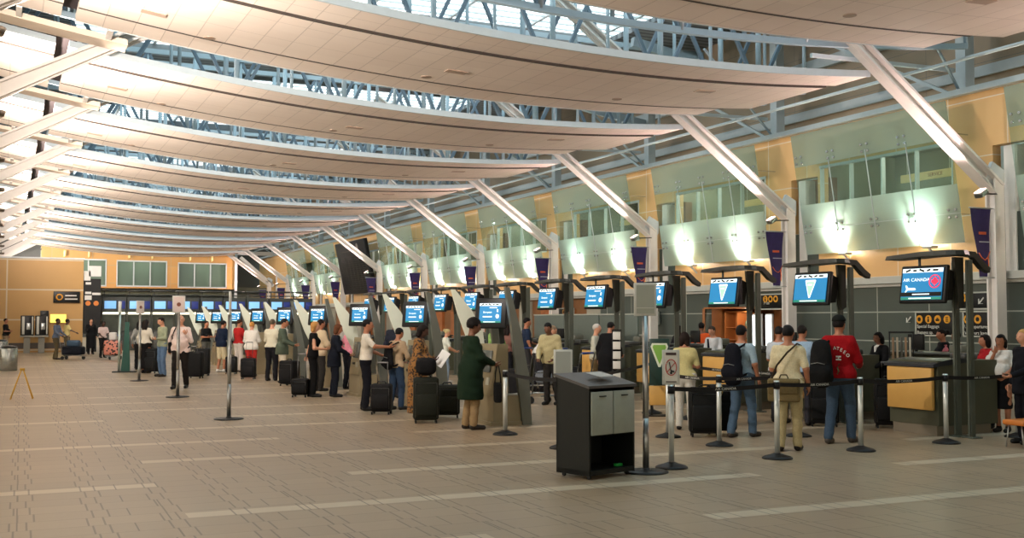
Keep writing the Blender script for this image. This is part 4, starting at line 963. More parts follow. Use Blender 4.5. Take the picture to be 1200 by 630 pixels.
def hand(curl, h):
    """right hand hanging along -Z from the wrist, palm towards -X, thumb towards +Y (forward); returns verts, quads"""
    key = (curl, h)
    if key in _hand: return _hand[key]
    P = [('c', (0, 0, .01), (0, 0, -.03), .024, .028, .8), ('c', (0, -.022, -.035), (0, -.026, -.075), .015, .013), ('c', (0, .0, -.035), (0, .0, -.08), .016, .014), ('c', (0, .022, -.035), (0, .026, -.08), .016, .013)]
    for j, (y, L, r) in enumerate(((.030, .070, .0092), (.010, .078, .0095), (-.010, .072, .009), (-.029, .056, .008))):
        p = Vector((0, y, -.078)); a = .15
        for s, fr in enumerate((.45, .32, .23)):
            a += curl*(.75 if s else .6); q = p+Vector((-math.sin(a), .04*y/.03, -math.cos(a)))*L*fr
            P.append(('c', tuple(p), tuple(q), r*(1-.1*s), r*(.92-.1*s), 1.0, .006)); p = q
    p = Vector((-.006, .03, -.025))
    for s, (dx, dy, dz, L) in enumerate(((-.35, .75, -.55, .032), (-.45-curl*.3, .35, -.8, .030), (-.5-curl*.4, .1, -.8, .024))):
        q = p+Vector((dx, dy, dz)).normalized()*L; P.append(('c', tuple(p), tuple(q), .0125-.0015*s, .0115-.0018*s, 1.0, .008)); p = q
    _hand[key] = sdf_mesh(P, h, .014, pad=.02); return _hand[key]
SKINS = dict(light=(196, 142, 112), tan=(164, 108, 78), brown=(110, 70, 48), dark=(70, 44, 32))
def person(label, p, yaw, H=1.72, skin='tan', hair=('short', (22, 18, 16)), top=None, jacket=None, legs=None, skirt=None, shoes=(24, 22, 22), armR='down', armL='down',
           lean=0.0, stride=0.0, head=(0, 0), build=1.0, female=False, near=1, seat=False, group=None, collar=None, shorts=False, name='person'):
    """p ground point; yaw = heading in degrees (0 looks along +Y, clockwise negative).  Unit body is 1.75 m, scaled by H."""
    sc = H/1.75; h = {2: .014, 1: .019, 0: .028}[near]
    r = thing(name, label, 'person', (p.x, p.y, 0), R_(yaw), group)
    r.scale = (sc, sc, sc)
    lr = R_(lean)
    def T(v, off=0):                                # torso lean about the hips
        y, z = v[1], v[2]-.95
        return (v[0], y*math.cos(lr)+z*math.sin(lr), .95-y*math.sin(lr)+z*math.cos(lr))
    sw = .158 if female else .178; B = build
    PEL = [('c', (-.075, 0, .95), (.075, 0, .95), .125*B, .125*B, .82)]
    TOR = [('c', T((0, .005, .98)), T((0, .01*B, 1.18)), .135*B, (.118 if female else .135)*B, .78), ('c', T((-.07, .0, 1.31)), T((.07, .0, 1.31)), .125, .125, .74),
           ('c', T((-sw+.03, -.01, 1.415)), T((sw-.03, -.01, 1.415)), .056, .056), ('c', T((-.06, -.01, 1.445)), T((.06, -.01, 1.445)), .055, .055)]
    if B > 1.08: TOR.append(('e', T((0, .07, 1.10)), (.16*B, .13*B, .16)))
    if female: TOR.append(('c', T((-.07, .075, 1.29)), T((.07, .075, 1.29)), .06, .06))
    NECK = [('c', T((0, -.02, 1.44)), T((0, .0, 1.56)), .056, .052)]
    hp, ht = R_(head[0]), R_(head[1])               # pitch down, turn
    hb = Vector(T((0, .0, 1.55)))
    def HD(v):
        q = Vector((v[0], v[1], v[2]-1.55)); q = Euler((-hp*1.0-lr*.6, 0, ht)).to_matrix() @ q; return tuple(hb+q)
    HEAD = [('e', HD((0, .01, 1.655)), (.076, .096, .098)), ('e', HD((0, .04, 1.60)), (.058, .062, .066)), ('c', HD((0, .10, 1.655)), HD((0, .122, 1.622)), .010, .015, 1.0, .012),
            ('c', HD((-.03, .088, 1.668)), HD((.03, .088, 1.668)), .014, .014, 1.0, .015), ('c', HD((-.018, .098, 1.59)), HD((.018, .098, 1.59)), .010, .010, 1.0, .01),
            ('e', HD((-.077, .005, 1.64)), (.012, .02, .03), 0, 0, 0, .008), ('e', HD((.077, .005, 1.64)), (.012, .02, .03), 0, 0, 0, .008)]
    def arm(side, pose):
        s = side; A = {'down': ((.245, -.02, 1.15), (.26, .06, .91)), 'hold': ((.23, .03, 1.14), (.15, .27, 1.13)), 'reach': ((.22, .16, 1.24), (.17, .42, 1.24)), 'type': ((.235, .08, 1.15), (.16, .33, 1.06)),
                       'back': ((.24, -.12, 1.17), (.25, -.16, .93)), 'face': ((.2, .12, 1.16), (.06, .17, 1.42)), 'hip': ((.31, -.06, 1.16), (.19, .06, 1.0)), 'pull': ((.27, -.08, 1.16), (.31, -.14, .93)),
                       'push': ((.23, .1, 1.17), (.19, .36, 1.04)), 'bag': ((.25, .0, 1.14), (.25, .14, .93)), 'strap': ((.26, .05, 1.14), (.17, .17, 1.30)), 'out': ((.3, .05, 1.22), (.5, .2, 1.12)), 'cross': ((.25, .06, 1.15), (.02, .2, 1.16))}[pose]
        S = T((s*sw, -.01, 1.395)); E = T((s*A[0][0], A[0][1], A[0][2])); Wp = T((s*A[1][0], A[1][1], A[1][2]))
        if pose in ('down', 'pull', 'back', 'bag'): E, Wp = [(q[0], q[1], q[2]) for q in (E, Wp)]
        return S, E, Wp
    arms = {1: arm(1, armR), -1: arm(-1, armL)}
    AR = []
    for s in (1, -1): S, E, Wp = arms[s]; AR += [('c', S, E, .052, .041), ('c', E, Wp, .042, .027)]
    LG = []; ft = {}
    for s in (1, -1):
        fy = stride*s; hipp = (s*.088, 0, .92); an = (s*(.10 if not skirt else .08), fy, .09 if fy >= 0 else .09-.08*fy); kn = (s*.098, fy*.5+.035+abs(stride)*.08, .50)
        LG += [('c', hipp, kn, .088*min(B, 1.1), .058), ('c', kn, (an[0], an[1]-.005, an[2]), .060, .040)]; ft[s] = an
    FT = [('c', (a[0], a[1]-.03, .045), (a[0]*1.15, a[1]+.15, .032), .038, .030, 1.0) for a in ft.values()]
    V, Q = sdf_mesh(PEL+TOR+NECK+HEAD+AR+LG+FT, h*.9 if near else h, .03, cuts=[lambda X, Y, Z: -Z])
    Vs, Qs = [V], [Q]; n = len(V)
    cv = {'down': .35, 'hold': .7, 'type': .45, 'reach': .3, 'back': .5, 'face': .4, 'hip': .7, 'pull': 1.0, 'push': .95, 'bag': 1.0, 'strap': .95, 'out': .3, 'cross': .5}
    for s in (1, -1):
        S, E, Wp = arms[s]; hv, hq = hand(cv[armR if s == 1 else armL], .0055 if near == 2 else .008)
        hv = hv.copy(); hq = hq.copy()
        if s == -1: hv[:, 0] *= -1; hq = hq[:, ::-1]
        d = (Vector(Wp)-Vector(E)).normalized(); q = Vector((0, 0, -1)).rotation_difference(d).to_matrix()
        pose = armR if s == 1 else armL
        if pose in ('type', 'reach', 'hold', 'push', 'cross'):   # palm turned down / inwards
            q = q @ Euler((0, 0, R_(-50*s))).to_matrix()
        hv = hv @ np.array(q).T+np.array(Wp); Vs.append(hv); Qs.append(hq+n); n += len(hv)
    np_obj('body', np.concatenate(Vs), np.concatenate(Qs), skin_m(SKINS[skin]), r)
    if near:
        for s in (-1, 1): e = HD((s*.031, .092, 1.648)); MB().ell(e, (.012, .008, .008), 8, 6).build('eye', plastic((24, 18, 16), .2), r)
        m_ = MB().tube([HD((-.024, .102, 1.592)), HD((0, .110, 1.592)), HD((.024, .102, 1.592))], .004, 6).build('mouth', skin_m(tuple(int(c*.7) for c in SKINS[skin])), r)
    # hair
    hs, hc = hair; HM = mat('hair', hc, .6, 0, .25, .6, 90)
    sk = [('e', HD((0, -.006, 1.668)), (.084, .102, .098))]
    inv = Euler((-hp-lr*.6, 0, ht)).to_matrix().transposed()
    def loc(X, Y, Z):
        x, y, z = X-hb.x, Y-hb.y, Z-hb.z
        return (inv[0][0]*x+inv[0][1]*y+inv[0][2]*z, inv[1][0]*x+inv[1][1]*y+inv[1][2]*z, inv[2][0]*x+inv[2][1]*y+inv[2][2]*z+1.55)
    def facecut(X, Y, Z):                            # positive (removed) in the face region and under the hairline
        x, y, z = loc(X, Y, Z)
        return np.maximum(-(np.maximum(.045-y, z-1.705+.0*y)), (np.where(y > -.02, 1.655, 1.60)-z) if hs not in ('long', 'bob') else (1.40-z))
    def ringcut(X, Y, Z):
        x, y, z = loc(X, Y, Z); return np.maximum(z-1.69, -9)
    if hs == 'bald': sk = [('e', HD((0, -.012, 1.655)), (.086, .100, .088))]; np_obj('hair', *sdf_mesh(sk, h*.8, .02, [facecut, ringcut], .001), HM, r)
    elif hs in ('short', 'crop'): np_obj('hair', *sdf_mesh(sk, h*.8, .02, [facecut], .002), HM, r)
    elif hs == 'afro': np_obj('hair', *sdf_mesh([('e', HD((0, -.012, 1.68)), (.112, .122, .118))], h*.8, .02, [facecut], .003), HM, r)
    elif hs == 'bob': np_obj('hair', *sdf_mesh(sk+[('c', HD((-.04, -.035, 1.63)), HD((-.05, -.03, 1.54)), .062, .05), ('c', HD((.04, -.035, 1.63)), HD((.05, -.03, 1.54)), .062, .05)], h*.8, .03, [facecut], .003), HM, r)
    elif hs == 'long': np_obj('hair', *sdf_mesh(sk+[('c', HD((-.045, -.04, 1.63)), HD((-.05, -.06, 1.44)), .06, .05), ('c', HD((.045, -.04, 1.63)), HD((.05, -.06, 1.44)), .06, .05)], h*.8, .03, [facecut], .003), HM, r)
    elif hs == 'bun': np_obj('hair', *sdf_mesh(sk+[('e', HD((0, -.12, 1.68)), (.05, .045, .05))], h*.8, .02, [facecut], .002), HM, r)
    elif hs == 'cap':
        np_obj('hair', *sdf_mesh([('e', HD((0, -.004, 1.655)), (.086, .103, .09))], h*.8, .02, [facecut, ringcut], .002), mat('hair', (24, 20, 18), .6, 0, .25, .6, 90), r)
        np_obj('cap', *sdf_mesh([('e', HD((0, -.0, 1.69)), (.096, .112, .092)), ('c', HD((-.03, .10, 1.70)), HD((.03, .10, 1.70)), .03, .03)] , h*.8, .02, [lambda X, Y, Z: 1.685-loc(X, Y, Z)[2]]), cloth(hc), r)
    inf = lambda P, d: [(p[0], p[1], p[2], p[3]+d, p[4]+d)+tuple(p[5:]) if p[0] == 'c' else (p[0], p[1], tuple(x+d for x in p[2])) for p in P]
    def sleeve(P, kind, d):
        out = []
        for s in (1, -1):
            S, E, Wp = [Vector(q) for q in arms[s]]
            if kind == 'short': out.append(('c', tuple(S), tuple(S.lerp(E, .82)), .060+d, .056+d))
            elif kind == 'long': out += [('c', tuple(S), tuple(E), .058+d, .050+d), ('c', tuple(E), tuple(E.lerp(Wp, .93)), .050+d, .036+d)]
        return out
    sl = math.sin(lr)
    def hem(z): return lambda X, Y, Z: z-Z
    def neck(zc): return lambda X, Y, Z: ((Z-.95)*math.cos(lr)+Y*math.sin(lr)*1.0)-(zc-.95)
    if top:
        c, kind = top[:2]; hz = top[2] if len(top) > 2 else .93
        np_obj('shirt', *sdf_mesh(inf(PEL+TOR, .016)+sleeve(0, kind, 0), h, .03, [hem(hz), neck(1.475)], .0035, seed=p.x), (top[3] if len(top) > 3 else cloth(c)), r)
    if jacket:
        c, kind, hz = jacket[:3]
        P = inf(PEL+TOR, .03)+sleeve(0, kind, .010)
        if hz < .85: P += [('c', (0, 0, .95), (0, 0, hz+.06), .185*B, .20*B, .85)]
        np_obj('jacket' if hz > .75 else 'coat', *sdf_mesh(P, h, .035, [hem(hz), neck(1.49)], .004, seed=p.y), (jacket[3] if len(jacket) > 3 else cloth(c)), r)
        if collar: np_obj('collar', *sdf_mesh([('e', T((0, .03, 1.47)), (.075, .07, .03)), ('c', T((0, .105, 1.45)), T((0, .13, 1.25)), .03, .012)], h*.8, .02), cloth(collar), r)
    if legs:
        LP = []
        for s in (1, -1):
            q = [x for x in LG if x[1][0]*s > 0]
            if shorts: LP += [('c', q[0][1], q[0][2], .105, .085)]
            else: LP += [('c', q[0][1], q[0][2], .102*min(B, 1.15), .074), ('c', q[1][1], (q[1][2][0], q[1][2][1]-.01, q[1][2][2]+.0), .074, .064)]
        np_obj('shorts' if shorts else 'trousers', *sdf_mesh(inf(PEL, .012)+LP, h, .018, [lambda X, Y, Z: Z-1.03, lambda X, Y, Z: .035-Z], .004, seed=p.x+1), cloth(legs), r)
    if skirt:
        c, hz = skirt[:2]
        np_obj('skirt', *sdf_mesh(inf(PEL, .014)+[('c', (0, 0, .95), (0, .01, hz+.05), .135, skirt[2] if len(skirt) > 2 else .19, .82)], h, .03, [hem(hz), lambda X, Y, Z: Z-1.06], .005, seed=p.x+2), (skirt[3] if len(skirt) > 3 else cloth(c)), r)
    if shoes:
        for s in (1, -1):
            a = ft[s]
            np_obj('shoe', *sdf_mesh([('c', (a[0], a[1]-.035, .05), (a[0]*1.15, a[1]+.155, .036), .046, .038), ('c', (a[0], a[1]-.01, .05), (a[0], a[1]-.005, .10), .046, .046)], h*.8, .02, [lambda X, Y, Z: .002-Z, lambda X, Y, Z: Z-.115]), plastic(shoes, .5), r)
    r['_arms'] = 0; del r['_arms']
    PPL[label] = (r, arms, sc)
    return r
PPL = {}
def hand_world(lbl, side):
    r, arms, sc = PPL[lbl]; Wp = Vector(arms[side][2])*sc; E = Vector(arms[side][1])*sc
    q = Wp+(Wp-E).normalized()*.09; return Matrix.Rotation(r.rotation_euler.z, 3, 'Z') @ q + r.location
# ---- luggage
def suitcase(label, p, yaw, w=.42, d=.25, hh=.62, col=(24, 25, 26), handle=.0, soft=True, group='suitcases and roller bags', tilt=0):
    r = thing('suitcase', label, 'suitcase', (p.x, p.y, 0), R_(yaw), group)
    r.rotation_euler = (R_(tilt), 0, R_(yaw))
    m = mat('luggage_fabric', col, .6, 0, .12, .3, 50)
    MB().rbox((0, 0, hh/2+.05), (w, d, hh), .05, 3).build('shell', m, r)
    MB().rbox((0, -d/2-.01, hh*.36+.05), (w*.84, .05, hh*.52), .03, 2).build('front_pocket', m, r)
    MB().tube([(-w*.42, -d/2-.004, .1), (-w*.42, -d/2-.004, hh*.94), (w*.42, -d/2-.004, hh*.94), (w*.42, -d/2-.004, .1)], .007, 6).build('piping', plastic((60, 60, 58)), r)
    for s in (-1, 1):
        MB().cyl((s*w*.4-.015, d*.38, .03), (s*w*.4+.015, d*.38, .03), .03, n=12).build('wheel', BASEM, r)
        MB().box((s*w*.4, -d*.38, .025), (.03, .03, .05)).build('foot', BASEM, r)
    MB().tube([(-.08, 0, hh+.05), (-.06, 0, hh+.085), (.06, 0, hh+.085), (.08, 0, hh+.05)], .012, 8).build('carry_handle', BASEM, r)
    if handle: MB().tube([(-.09, d*.35, hh+.03), (-.09, d*.35, hh+handle), (.09, d*.35, hh+handle), (.09, d*.35, hh+.03)], .009, 8).rbox((0, d*.35, hh+handle), (.2, .03, .03), .01).build('telescopic_handle', metal_m((120, 120, 120)), r)
    return r
def backpack(label, r_person, col=(20, 21, 24), z=1.18, y=-.25, big=1.0, xo=0.0):
    P, arms, sc = PPL[r_person]
    r = thing('backpack', label, 'backpack', tuple(P.location), P.rotation_euler.z, 'backpacks'); r.scale = (sc,)*3
    V, Q = sdf_mesh([('c', (xo, y, z-.16*big), (xo, y+.01, z+.16*big), .15*big, .12*big, .62), ('c', (xo-.07, y-.06, z-.13), (xo+.07, y-.06, z-.13), .085*big, .085*big, .7)], .018, .03, folds=.004)
    np_obj('bag', V, Q, cloth(col), r)
    for s in ((-1, 1) if not xo else (-1,)): MB().tube([(s*.07+xo*.5, y+.06, z+.24), (s*.10, -.05, z+.305), (s*.115, .07, z+.24), (s*.125, .15, z+.1), (s*.15, .11, z-.06), (s*.14, -.08, z-.16), (s*.1, y+.05, z-.2)], .018, 8).build('strap', cloth(col), r)
    MB().tube([(xo-.1, y-.125, z-.02), (xo, y-.135, z), (xo+.1, y-.125, z-.02)], .006, 6).build('zip', plastic((110, 110, 105)), r)
    MB().tube([(xo-.03, y+.03, z+.25), (xo, y+.02, z+.31), (xo+.03, y+.03, z+.25)], .01, 6).build('grab_loop', cloth(col), r)
    return r
def handbag(label, loc, yaw, w=.34, d=.12, hh=.26, col=(20, 20, 20), drop=.24):
    """hangs from loc by its loops"""
    r = thing('handbag', label, 'bag', tuple(loc), R_(yaw), 'hand-held bags')
    MB().rbox((0, 0, -drop-hh/2), (w, d, hh), .03, 3).build('body', cloth(col), r)
    for s in (-1, 1): MB().tube([(-w*.3, s*d*.4, -drop-.02), (-w*.22, s*d*.3, -drop*.5), (0, s*.01, -.0), (w*.22, s*d*.3, -drop*.5), (w*.3, s*d*.4, -drop-.02)], .009, 6).build('strap', cloth(col), r)
    return r
# ---- the travellers; headings: -25 looks away from the camera, -115 to its right, 65 to its left, 155 towards it
def batik_mat():
    m, n, l, b = principled('batik_print'); k = NB(m); v, x, y, z = k.coords()
    w = n.new('ShaderNodeTexVoronoi'); w.inputs['Scale'].default_value = 20; l.new(v, w.inputs['Vector']); n1 = k.noise(v, 45, 2)
    f = k.m('GREATER_THAN', k.m('ADD', w.outputs['Distance'], k.m('MULTIPLY', n1, .5)), .68)
    l.new(k.mix(f, lin((40, 26, 16)), lin((136, 92, 38))), b.inputs['Base Color']); b.inputs['Roughness'].default_value = .8; return m
BATIK = batik_mat()
def patt_mat():
    m, n, l, b = principled('leaf_print'); k = NB(m); v, x, y, z = k.coords()
    w = n.new('ShaderNodeTexVoronoi'); w.inputs['Scale'].default_value = 9; l.new(v, w.inputs['Vector'])
    l.new(k.mix(k.m('GREATER_THAN', w.outputs['Distance'], .42), lin((26, 22, 24)), lin((206, 130, 110))), b.inputs['Base Color']); return m
# near row at the kiosks, from the dark green coat leftwards
person('woman in a long dark green coat holding a black bag at the first kiosk', G(551, 503), -92, 1.70, 'brown', ('afro', (16, 13, 12)), None, ((18, 36, 22), 'long', .48), (146, 122, 88), None, (40, 34, 28), 'type', 'type', 3, .03, (14, -10), 1.22, True, 2)
person('woman in a brown and gold patterned long dress reading a white sheet', G(489, 491), -118, 1.62, 'dark', ('bob', (22, 15, 12)), None, ((120, 80, 34), 'long', .12, BATIK), None, None, (50, 40, 24), 'hold', 'hold', 5, .02, (24, 0), 1.12, True, 2)
person('man in white short-sleeved uniform shirt and black trousers tapping a kiosk', G(428, 481), -108, 1.7, 'tan', ('short', (20, 18, 18)), ((214, 206, 190), 'short', .97), None, (20, 21, 28), None, (14, 14, 14), 'reach', 'type', 2, .02, (6, 0), 1.02, False, 2)
person('traveller in tan top and jeans carrying a black backpack, behind the patterned dress', G(464, 480), -62, 1.54, 'tan', ('short', (20, 18, 18)), ((176, 152, 122), 'long', .9), None, (48, 66, 90), None, (40, 38, 36), 'type', 'type', 6, .06, (14, 0), 1.0, False, 1)
person('person in dark jacket standing behind the tan-topped backpacker', G(463, 466), -60, 1.74, 'brown', ('crop', (20, 20, 20)), None, ((28, 32, 44), 'long', .85), (28, 30, 40), None, (16, 16, 16), 'type', 'down', 0, 0, (10, 0), 1.05, False, 1)
person('woman in dark navy suit with white collar leaning over a kiosk', G(391, 465), -100, 1.6, 'tan', ('bob', (92, 56, 34)), None, ((18, 22, 32), 'long', .72), (18, 22, 32), None, (14, 14, 14), 'type', 'down', 6, .02, (14, 0), 1.0, True, 1, collar=(214, 214, 208))
person('woman in pink shirt and dark trousers beside the navy suit', G(408, 456), -72, 1.58, 'brown', ('bun', (20, 16, 14)), ((206, 130, 146), 'long', .96), None, (24, 26, 34), None, (20, 20, 20), 'type', 'hip', 4, .02, (8, 0), 1.02, True, 1)
person('blonde woman in sleeveless black dress with a roller bag handle in hand', G(366, 465), -105, 1.65, 'light', ('bob', (176, 128, 72)), None, ((14, 14, 15), 'none', .92), (14, 14, 15), None, (14, 14, 14), 'hold', 'pull', 3, .03, (8, 0), 1.0, True, 1)
person('man in pale jacket mostly hidden behind the blonde woman', G(374, 458), -75, 1.7, 'tan', ('short', (30, 22, 18)), None, ((196, 176, 146), 'long', .86), (40, 38, 36), None, (20, 20, 20), 'type', 'type', 2, 0, (6, 0), 1.0, False, 1)
person('man in grey-green blazer and beige trousers at a kiosk', G(330, 449), -110, 1.72, 'tan', ('short', (28, 26, 26)), None, ((78, 88, 74), 'long', .78), (206, 196, 174), None, (40, 30, 22), 'type', 'type', 3, .04, (14, 0), 1.08, False, 1, collar=(190, 190, 180))
person('person in off-white shirt and black trousers seen from behind, beside the blazer', G(318, 446), -40, 1.7, 'light', ('crop', (80, 70, 56)), ((206, 200, 176), 'long', .95), None, (24, 24, 28), None, (18, 18, 18), 'type', 'type', 2, .05, (8, 0), 1.05, False, 1)
person('person in white hooded sweatshirt and red trousers seen from behind', G(294, 441), -30, 1.62, 'light', ('short', (186, 132, 66)), None, ((216, 212, 202), 'long', .86), (168, 44, 40), None, (60, 50, 46), 'type', 'type', 4, 0, (6, 0), 1.08, False, 1)
person('person in a red top between navy jacket and white sweatshirt', G(279, 436), -60, 1.70, 'tan', ('short', (60, 34, 22)), ((160, 34, 34), 'long', .95), None, (200, 190, 180), None, (60, 50, 46), 'type', 'type', 2, 0, (8, 0), 1.0, False, 0)
person('man in dark navy jacket and beige shorts turned from the camera', G(259, 436), -62, 1.66, 'tan', ('short', (24, 20, 18)), None, ((22, 32, 52), 'long', .86), (196, 184, 150), None, (210, 208, 200), 'type', 'down', 6, .05, (10, 0), 1.05, False, 1, shorts=True)
person('man in black T-shirt and grey trousers holding something in mid hall', G(241, 429), -150, 1.64, 'tan', ('short', (24, 20, 18)), ((22, 24, 26), 'short', .95), None, (84, 84, 78), None, (200, 200, 196), 'hold', 'hold', 0, .04, (10, 0), 1.0, False, 0)
person('man with glasses in pinkish-beige shirt walking towards the camera', G(211, 455), 158, 1.80, 'light', ('bald', (150, 140, 130)), ((224, 204, 196), 'long', .84), None, (30, 26, 24), None, (18, 16, 16), 'pull', 'strap', 0, .17, (2, 0), 1.12, False, 2)
person('bearded man in grey-green sweater and jeans looking down', G(190, 441), 110, 1.76, 'light', ('short', (30, 24, 20)), ((150, 158, 132), 'long', .88), None, (86, 110, 140), None, (40, 36, 32), 'pull', 'hold', 2, .0, (18, 0), 1.05, False, 1)
person('woman in white top and long black skirt, back to the camera', G(170, 437), -35, 1.70, 'tan', ('long', (26, 20, 18)), ((214, 208, 192), 'long', .96), None, None, ((18, 17, 18), .15, .2), (18, 17, 18), 'hold', 'down', 0, .0, (6, 0), 1.0, True, 1)
person('person in pale grey top half hidden behind the white-topped woman', G(163, 433), -20, 1.66, 'tan', ('long', (22, 18, 18)), ((150, 152, 148), 'long', .9), None, (26, 26, 28), None, (18, 17, 18), 'down', 'down', 0, .0, (6, 0), 1.0, True, 0)
person('person in white shirt behind a patterned bag near the green pylon', G(120, 419), -160, 1.62, 'dark', ('short', (18, 14, 12)), ((206, 186, 180), 'short', .95), None, (26, 26, 28), None, (18, 17, 18), 'push', 'push', 4, .02, (10, 0), 1.0, False, 0)
person('person in long black coat over white shirt by the sign tower', G(106, 415), -170, 1.72, 'light', ('short', (40, 30, 24)), ((206, 226, 206), 'long', .9), ((22, 22, 24), 'long', .30), (18, 18, 20), None, (18, 17, 18), 'face', 'down', 0, .02, (0, 0), 1.0, False, 0)
person('man in blue-grey shirt pushing a loaded luggage trolley', G(65, 421), -120, 1.74, 'dark', ('short', (18, 14, 12)), ((98, 110, 130), 'long', .92), None, (92, 84, 64), None, (40, 30, 26), 'push', 'push', 6, .1, (4, 0), 1.0, False, 1)
person('person in pale yellow shirt beside the trolley pusher, arm held out', G(78, 417), -70, 1.72, 'dark', ('short', (18, 14, 12)), ((206, 190, 130), 'short', .92), None, (90, 84, 70), None, (40, 30, 26), 'out', 'down', 0, .04, (4, 0), 1.0, False, 0)
person('man in black shirt standing at the far left edge', G(6, 415), -110, 1.74, 'tan', ('crop', (30, 24, 20)), ((18, 18, 20), 'short', .9), None, (140, 122, 96), None, (18, 17, 18), 'hold', 'down', 0, .0, (0, 0), 1.1, False, 0)
# between the kiosks and the desks
person('woman in white top and light blue jeans near the far desks', G(521, 448), -95, 1.44, 'light', ('bun', (190, 170, 120)), ((206, 210, 196), 'short', .96), None, (130, 150, 170), None, (180, 176, 170), 'type', 'type', 6, .06, (14, 0), 1.0, True, 1)
person('person in light green top behind the first kiosk', G(580, 455), -60, 1.62, 'tan', ('short', (34, 26, 22)), ((130, 168, 96), 'short', .95), None, (40, 44, 50), None, (30, 30, 30), 'type', 'type', 6, .0, (8, 0), 1.0, False, 0)
person('woman with long dark hair and rosy top behind the first kiosk', G(594, 452), -40, 1.60, 'tan', ('long', (26, 18, 16)), ((150, 110, 100), 'long', .95), None, (34, 36, 44), None, (30, 30, 30), 'down', 'down', 0, .0, (4, 0), 1.0, True, 0)
person('person in navy shirt beside the luggage carts', G(617, 452), -100, 1.74, 'tan', ('short', (22, 18, 18)), ((30, 42, 64), 'short', .95), None, (60, 62, 66), None, (30, 30, 30), 'down', 'type', 0, .0, (10, 0), 1.0, False, 0)
person('grey-haired person in white shirt bending over a luggage cart', G(630, 459), -105, 1.66, 'light', ('crop', (130, 116, 96)), ((210, 210, 204), 'long', .95), None, (40, 40, 44), None, (30, 30, 30), 'type', 'push', 34, .08, (8, 0), 1.05, False, 1)
person('person in beige hooded jacket leaning over a cart behind the grey panel', G(647, 474), 130, 1.66, 'brown', ('crop', (20, 18, 16)), None, ((176, 166, 126), 'long', .86), (40, 38, 36), None, (30, 30, 30), 'type', 'type', 16, .05, (18, 0), 1.08, False, 1)
person('person in black coat by the slim leaflet rack', G(712, 469), -60, 1.66, 'tan', ('short', (16, 14, 14)), None, ((16, 16, 18), 'long', .6), (20, 20, 22), None, (20, 20, 20), 'type', 'down', 12, .0, (14, 0), 1.1, False, 0)
person('elderly person in pale floral top talking near the leaflet rack', G(697, 466), -130, 1.6, 'light', ('crop', (186, 180, 170)), ((176, 176, 160), 'long', .9), None, (120, 100, 70), None, (30, 30, 30), 'hold', 'down', 4, .0, (4, 0), 1.0, False, 0)
# queue inside the belts, right of the podium
person('woman in pale yellow shirt and white trousers facing the desks', G(803, 503), -42, 1.5, 'tan', ('bob', (30, 20, 16)), ((196, 186, 130), 'short', .93), None, (206, 202, 190), None, (26, 22, 22), 'hold', 'down', 2, .05, (8, 0), 1.02, True, 2)
person('man in light blue shirt and jeans wearing a black backpack', G(870, 512), -68, 1.61, 'tan', ('short', (22, 20, 20)), ((150, 172, 184), 'short', .97), None, (78, 100, 122), None, (52, 46, 42), 'down', 'down', 0, .16, (0, 0), 1.06, False, 2)
person('man in cream shirt and khaki trousers with a brown shoulder bag', G(925, 528), -50, 1.62, 'tan', ('short', (22, 20, 20)), ((214, 202, 166), 'short', .90), None, (176, 162, 122), None, (26, 20, 20), 'down', 'hold', 0, .09, (4, 0), 1.08, False, 2)
person('man in red lettered jacket, black cap and jeans', G(985, 519), -62, 1.74, 'tan', ('cap', (20, 22, 20)), None, ((146, 14, 22), 'long', .90), (62, 80, 100), None, (60, 54, 48), 'type', 'type', 0, .17, (0, 0), 1.05, False, 2)
person('person in light blue top in front of the khaki man', G(941, 498), -62, 1.6, 'tan', ('short', (30, 26, 24)), ((150, 176, 200), 'short', .93), None, (50, 50, 56), None, (30, 30, 30), 'type', 'type', 0, .0, (8, 0), 1.05, False, 1)
person('person in white top almost hidden behind the khaki man', G(914, 495), -62, 1.58, 'tan', ('short', (30, 26, 24)), ((186, 196, 206), 'short', .93), None, (50, 50, 56), None, (30, 30, 30), 'type', 'type', 0, .0, (8, 0), 1.0, False, 0)
# staff and others at the counters: at(u, x) puts them on a line parallel to the wall
def at(u, x): return Vector((x, at_x(u, x), 0))
person('agent in black jacket and white collar behind the counter right of the red jacket', at(1032, 13.75), 85, 1.48, 'brown', ('bob', (18, 15, 14)), None, ((20, 20, 22), 'long', .8), (20, 20, 22), None, (20, 20, 20), 'type', 'type', 4, 0, (12, 0), 1.0, True, 1, collar=(216, 216, 210))
person('agent in white shirt and dark tie behind the desk left of the backpack', at(838, 14.0), 110, 1.56, 'light', ('crop', (60, 48, 40)), ((206, 208, 210), 'long', .9), None, (24, 26, 34), None, (20, 20, 20), 'type', 'type', 10, 0, (14, 0), 1.1, False, 1)
person('person in orange vest standing behind the white-shirted agent', at(822, 15.6), -40, 1.62, 'brown', ('short', (18, 16, 16)), ((216, 92, 44), 'short', .9), None, (30, 30, 36), None, (20, 20, 20), 'down', 'down', 0, 0, (0, 0), 1.05, False, 0)
person('woman with long dark hair leaning on the desk left of the orange vest', at(795, 15.6), -60, 1.54, 'tan', ('long', (18, 15, 14)), ((40, 38, 44), 'long', .9), None, (30, 30, 36), None, (20, 20, 20), 'type', 'down', 8, 0, (12, 0), 1.0, True, 0)
person('woman in pink top and dark vest behind the yellow desk', at(1106, 15.45), 60, 1.52, 'tan', ('bun', (22, 18, 16)), ((206, 120, 130), 'long', .9), ((24, 24, 28), 'none', .9), (24, 26, 34), None, (20, 20, 20), 'type', 'type', 3, 0, (6, 0), 1.0, True, 1)
person('person in dark clothes beside the pink-topped woman', at(1121, 16.0), 80, 1.48, 'brown', ('short', (18, 16, 16)), ((34, 34, 38), 'long', .9), None, (24, 26, 34), None, (20, 20, 20), 'down', 'down', 0, 0, (10, 0), 1.0, False, 0)
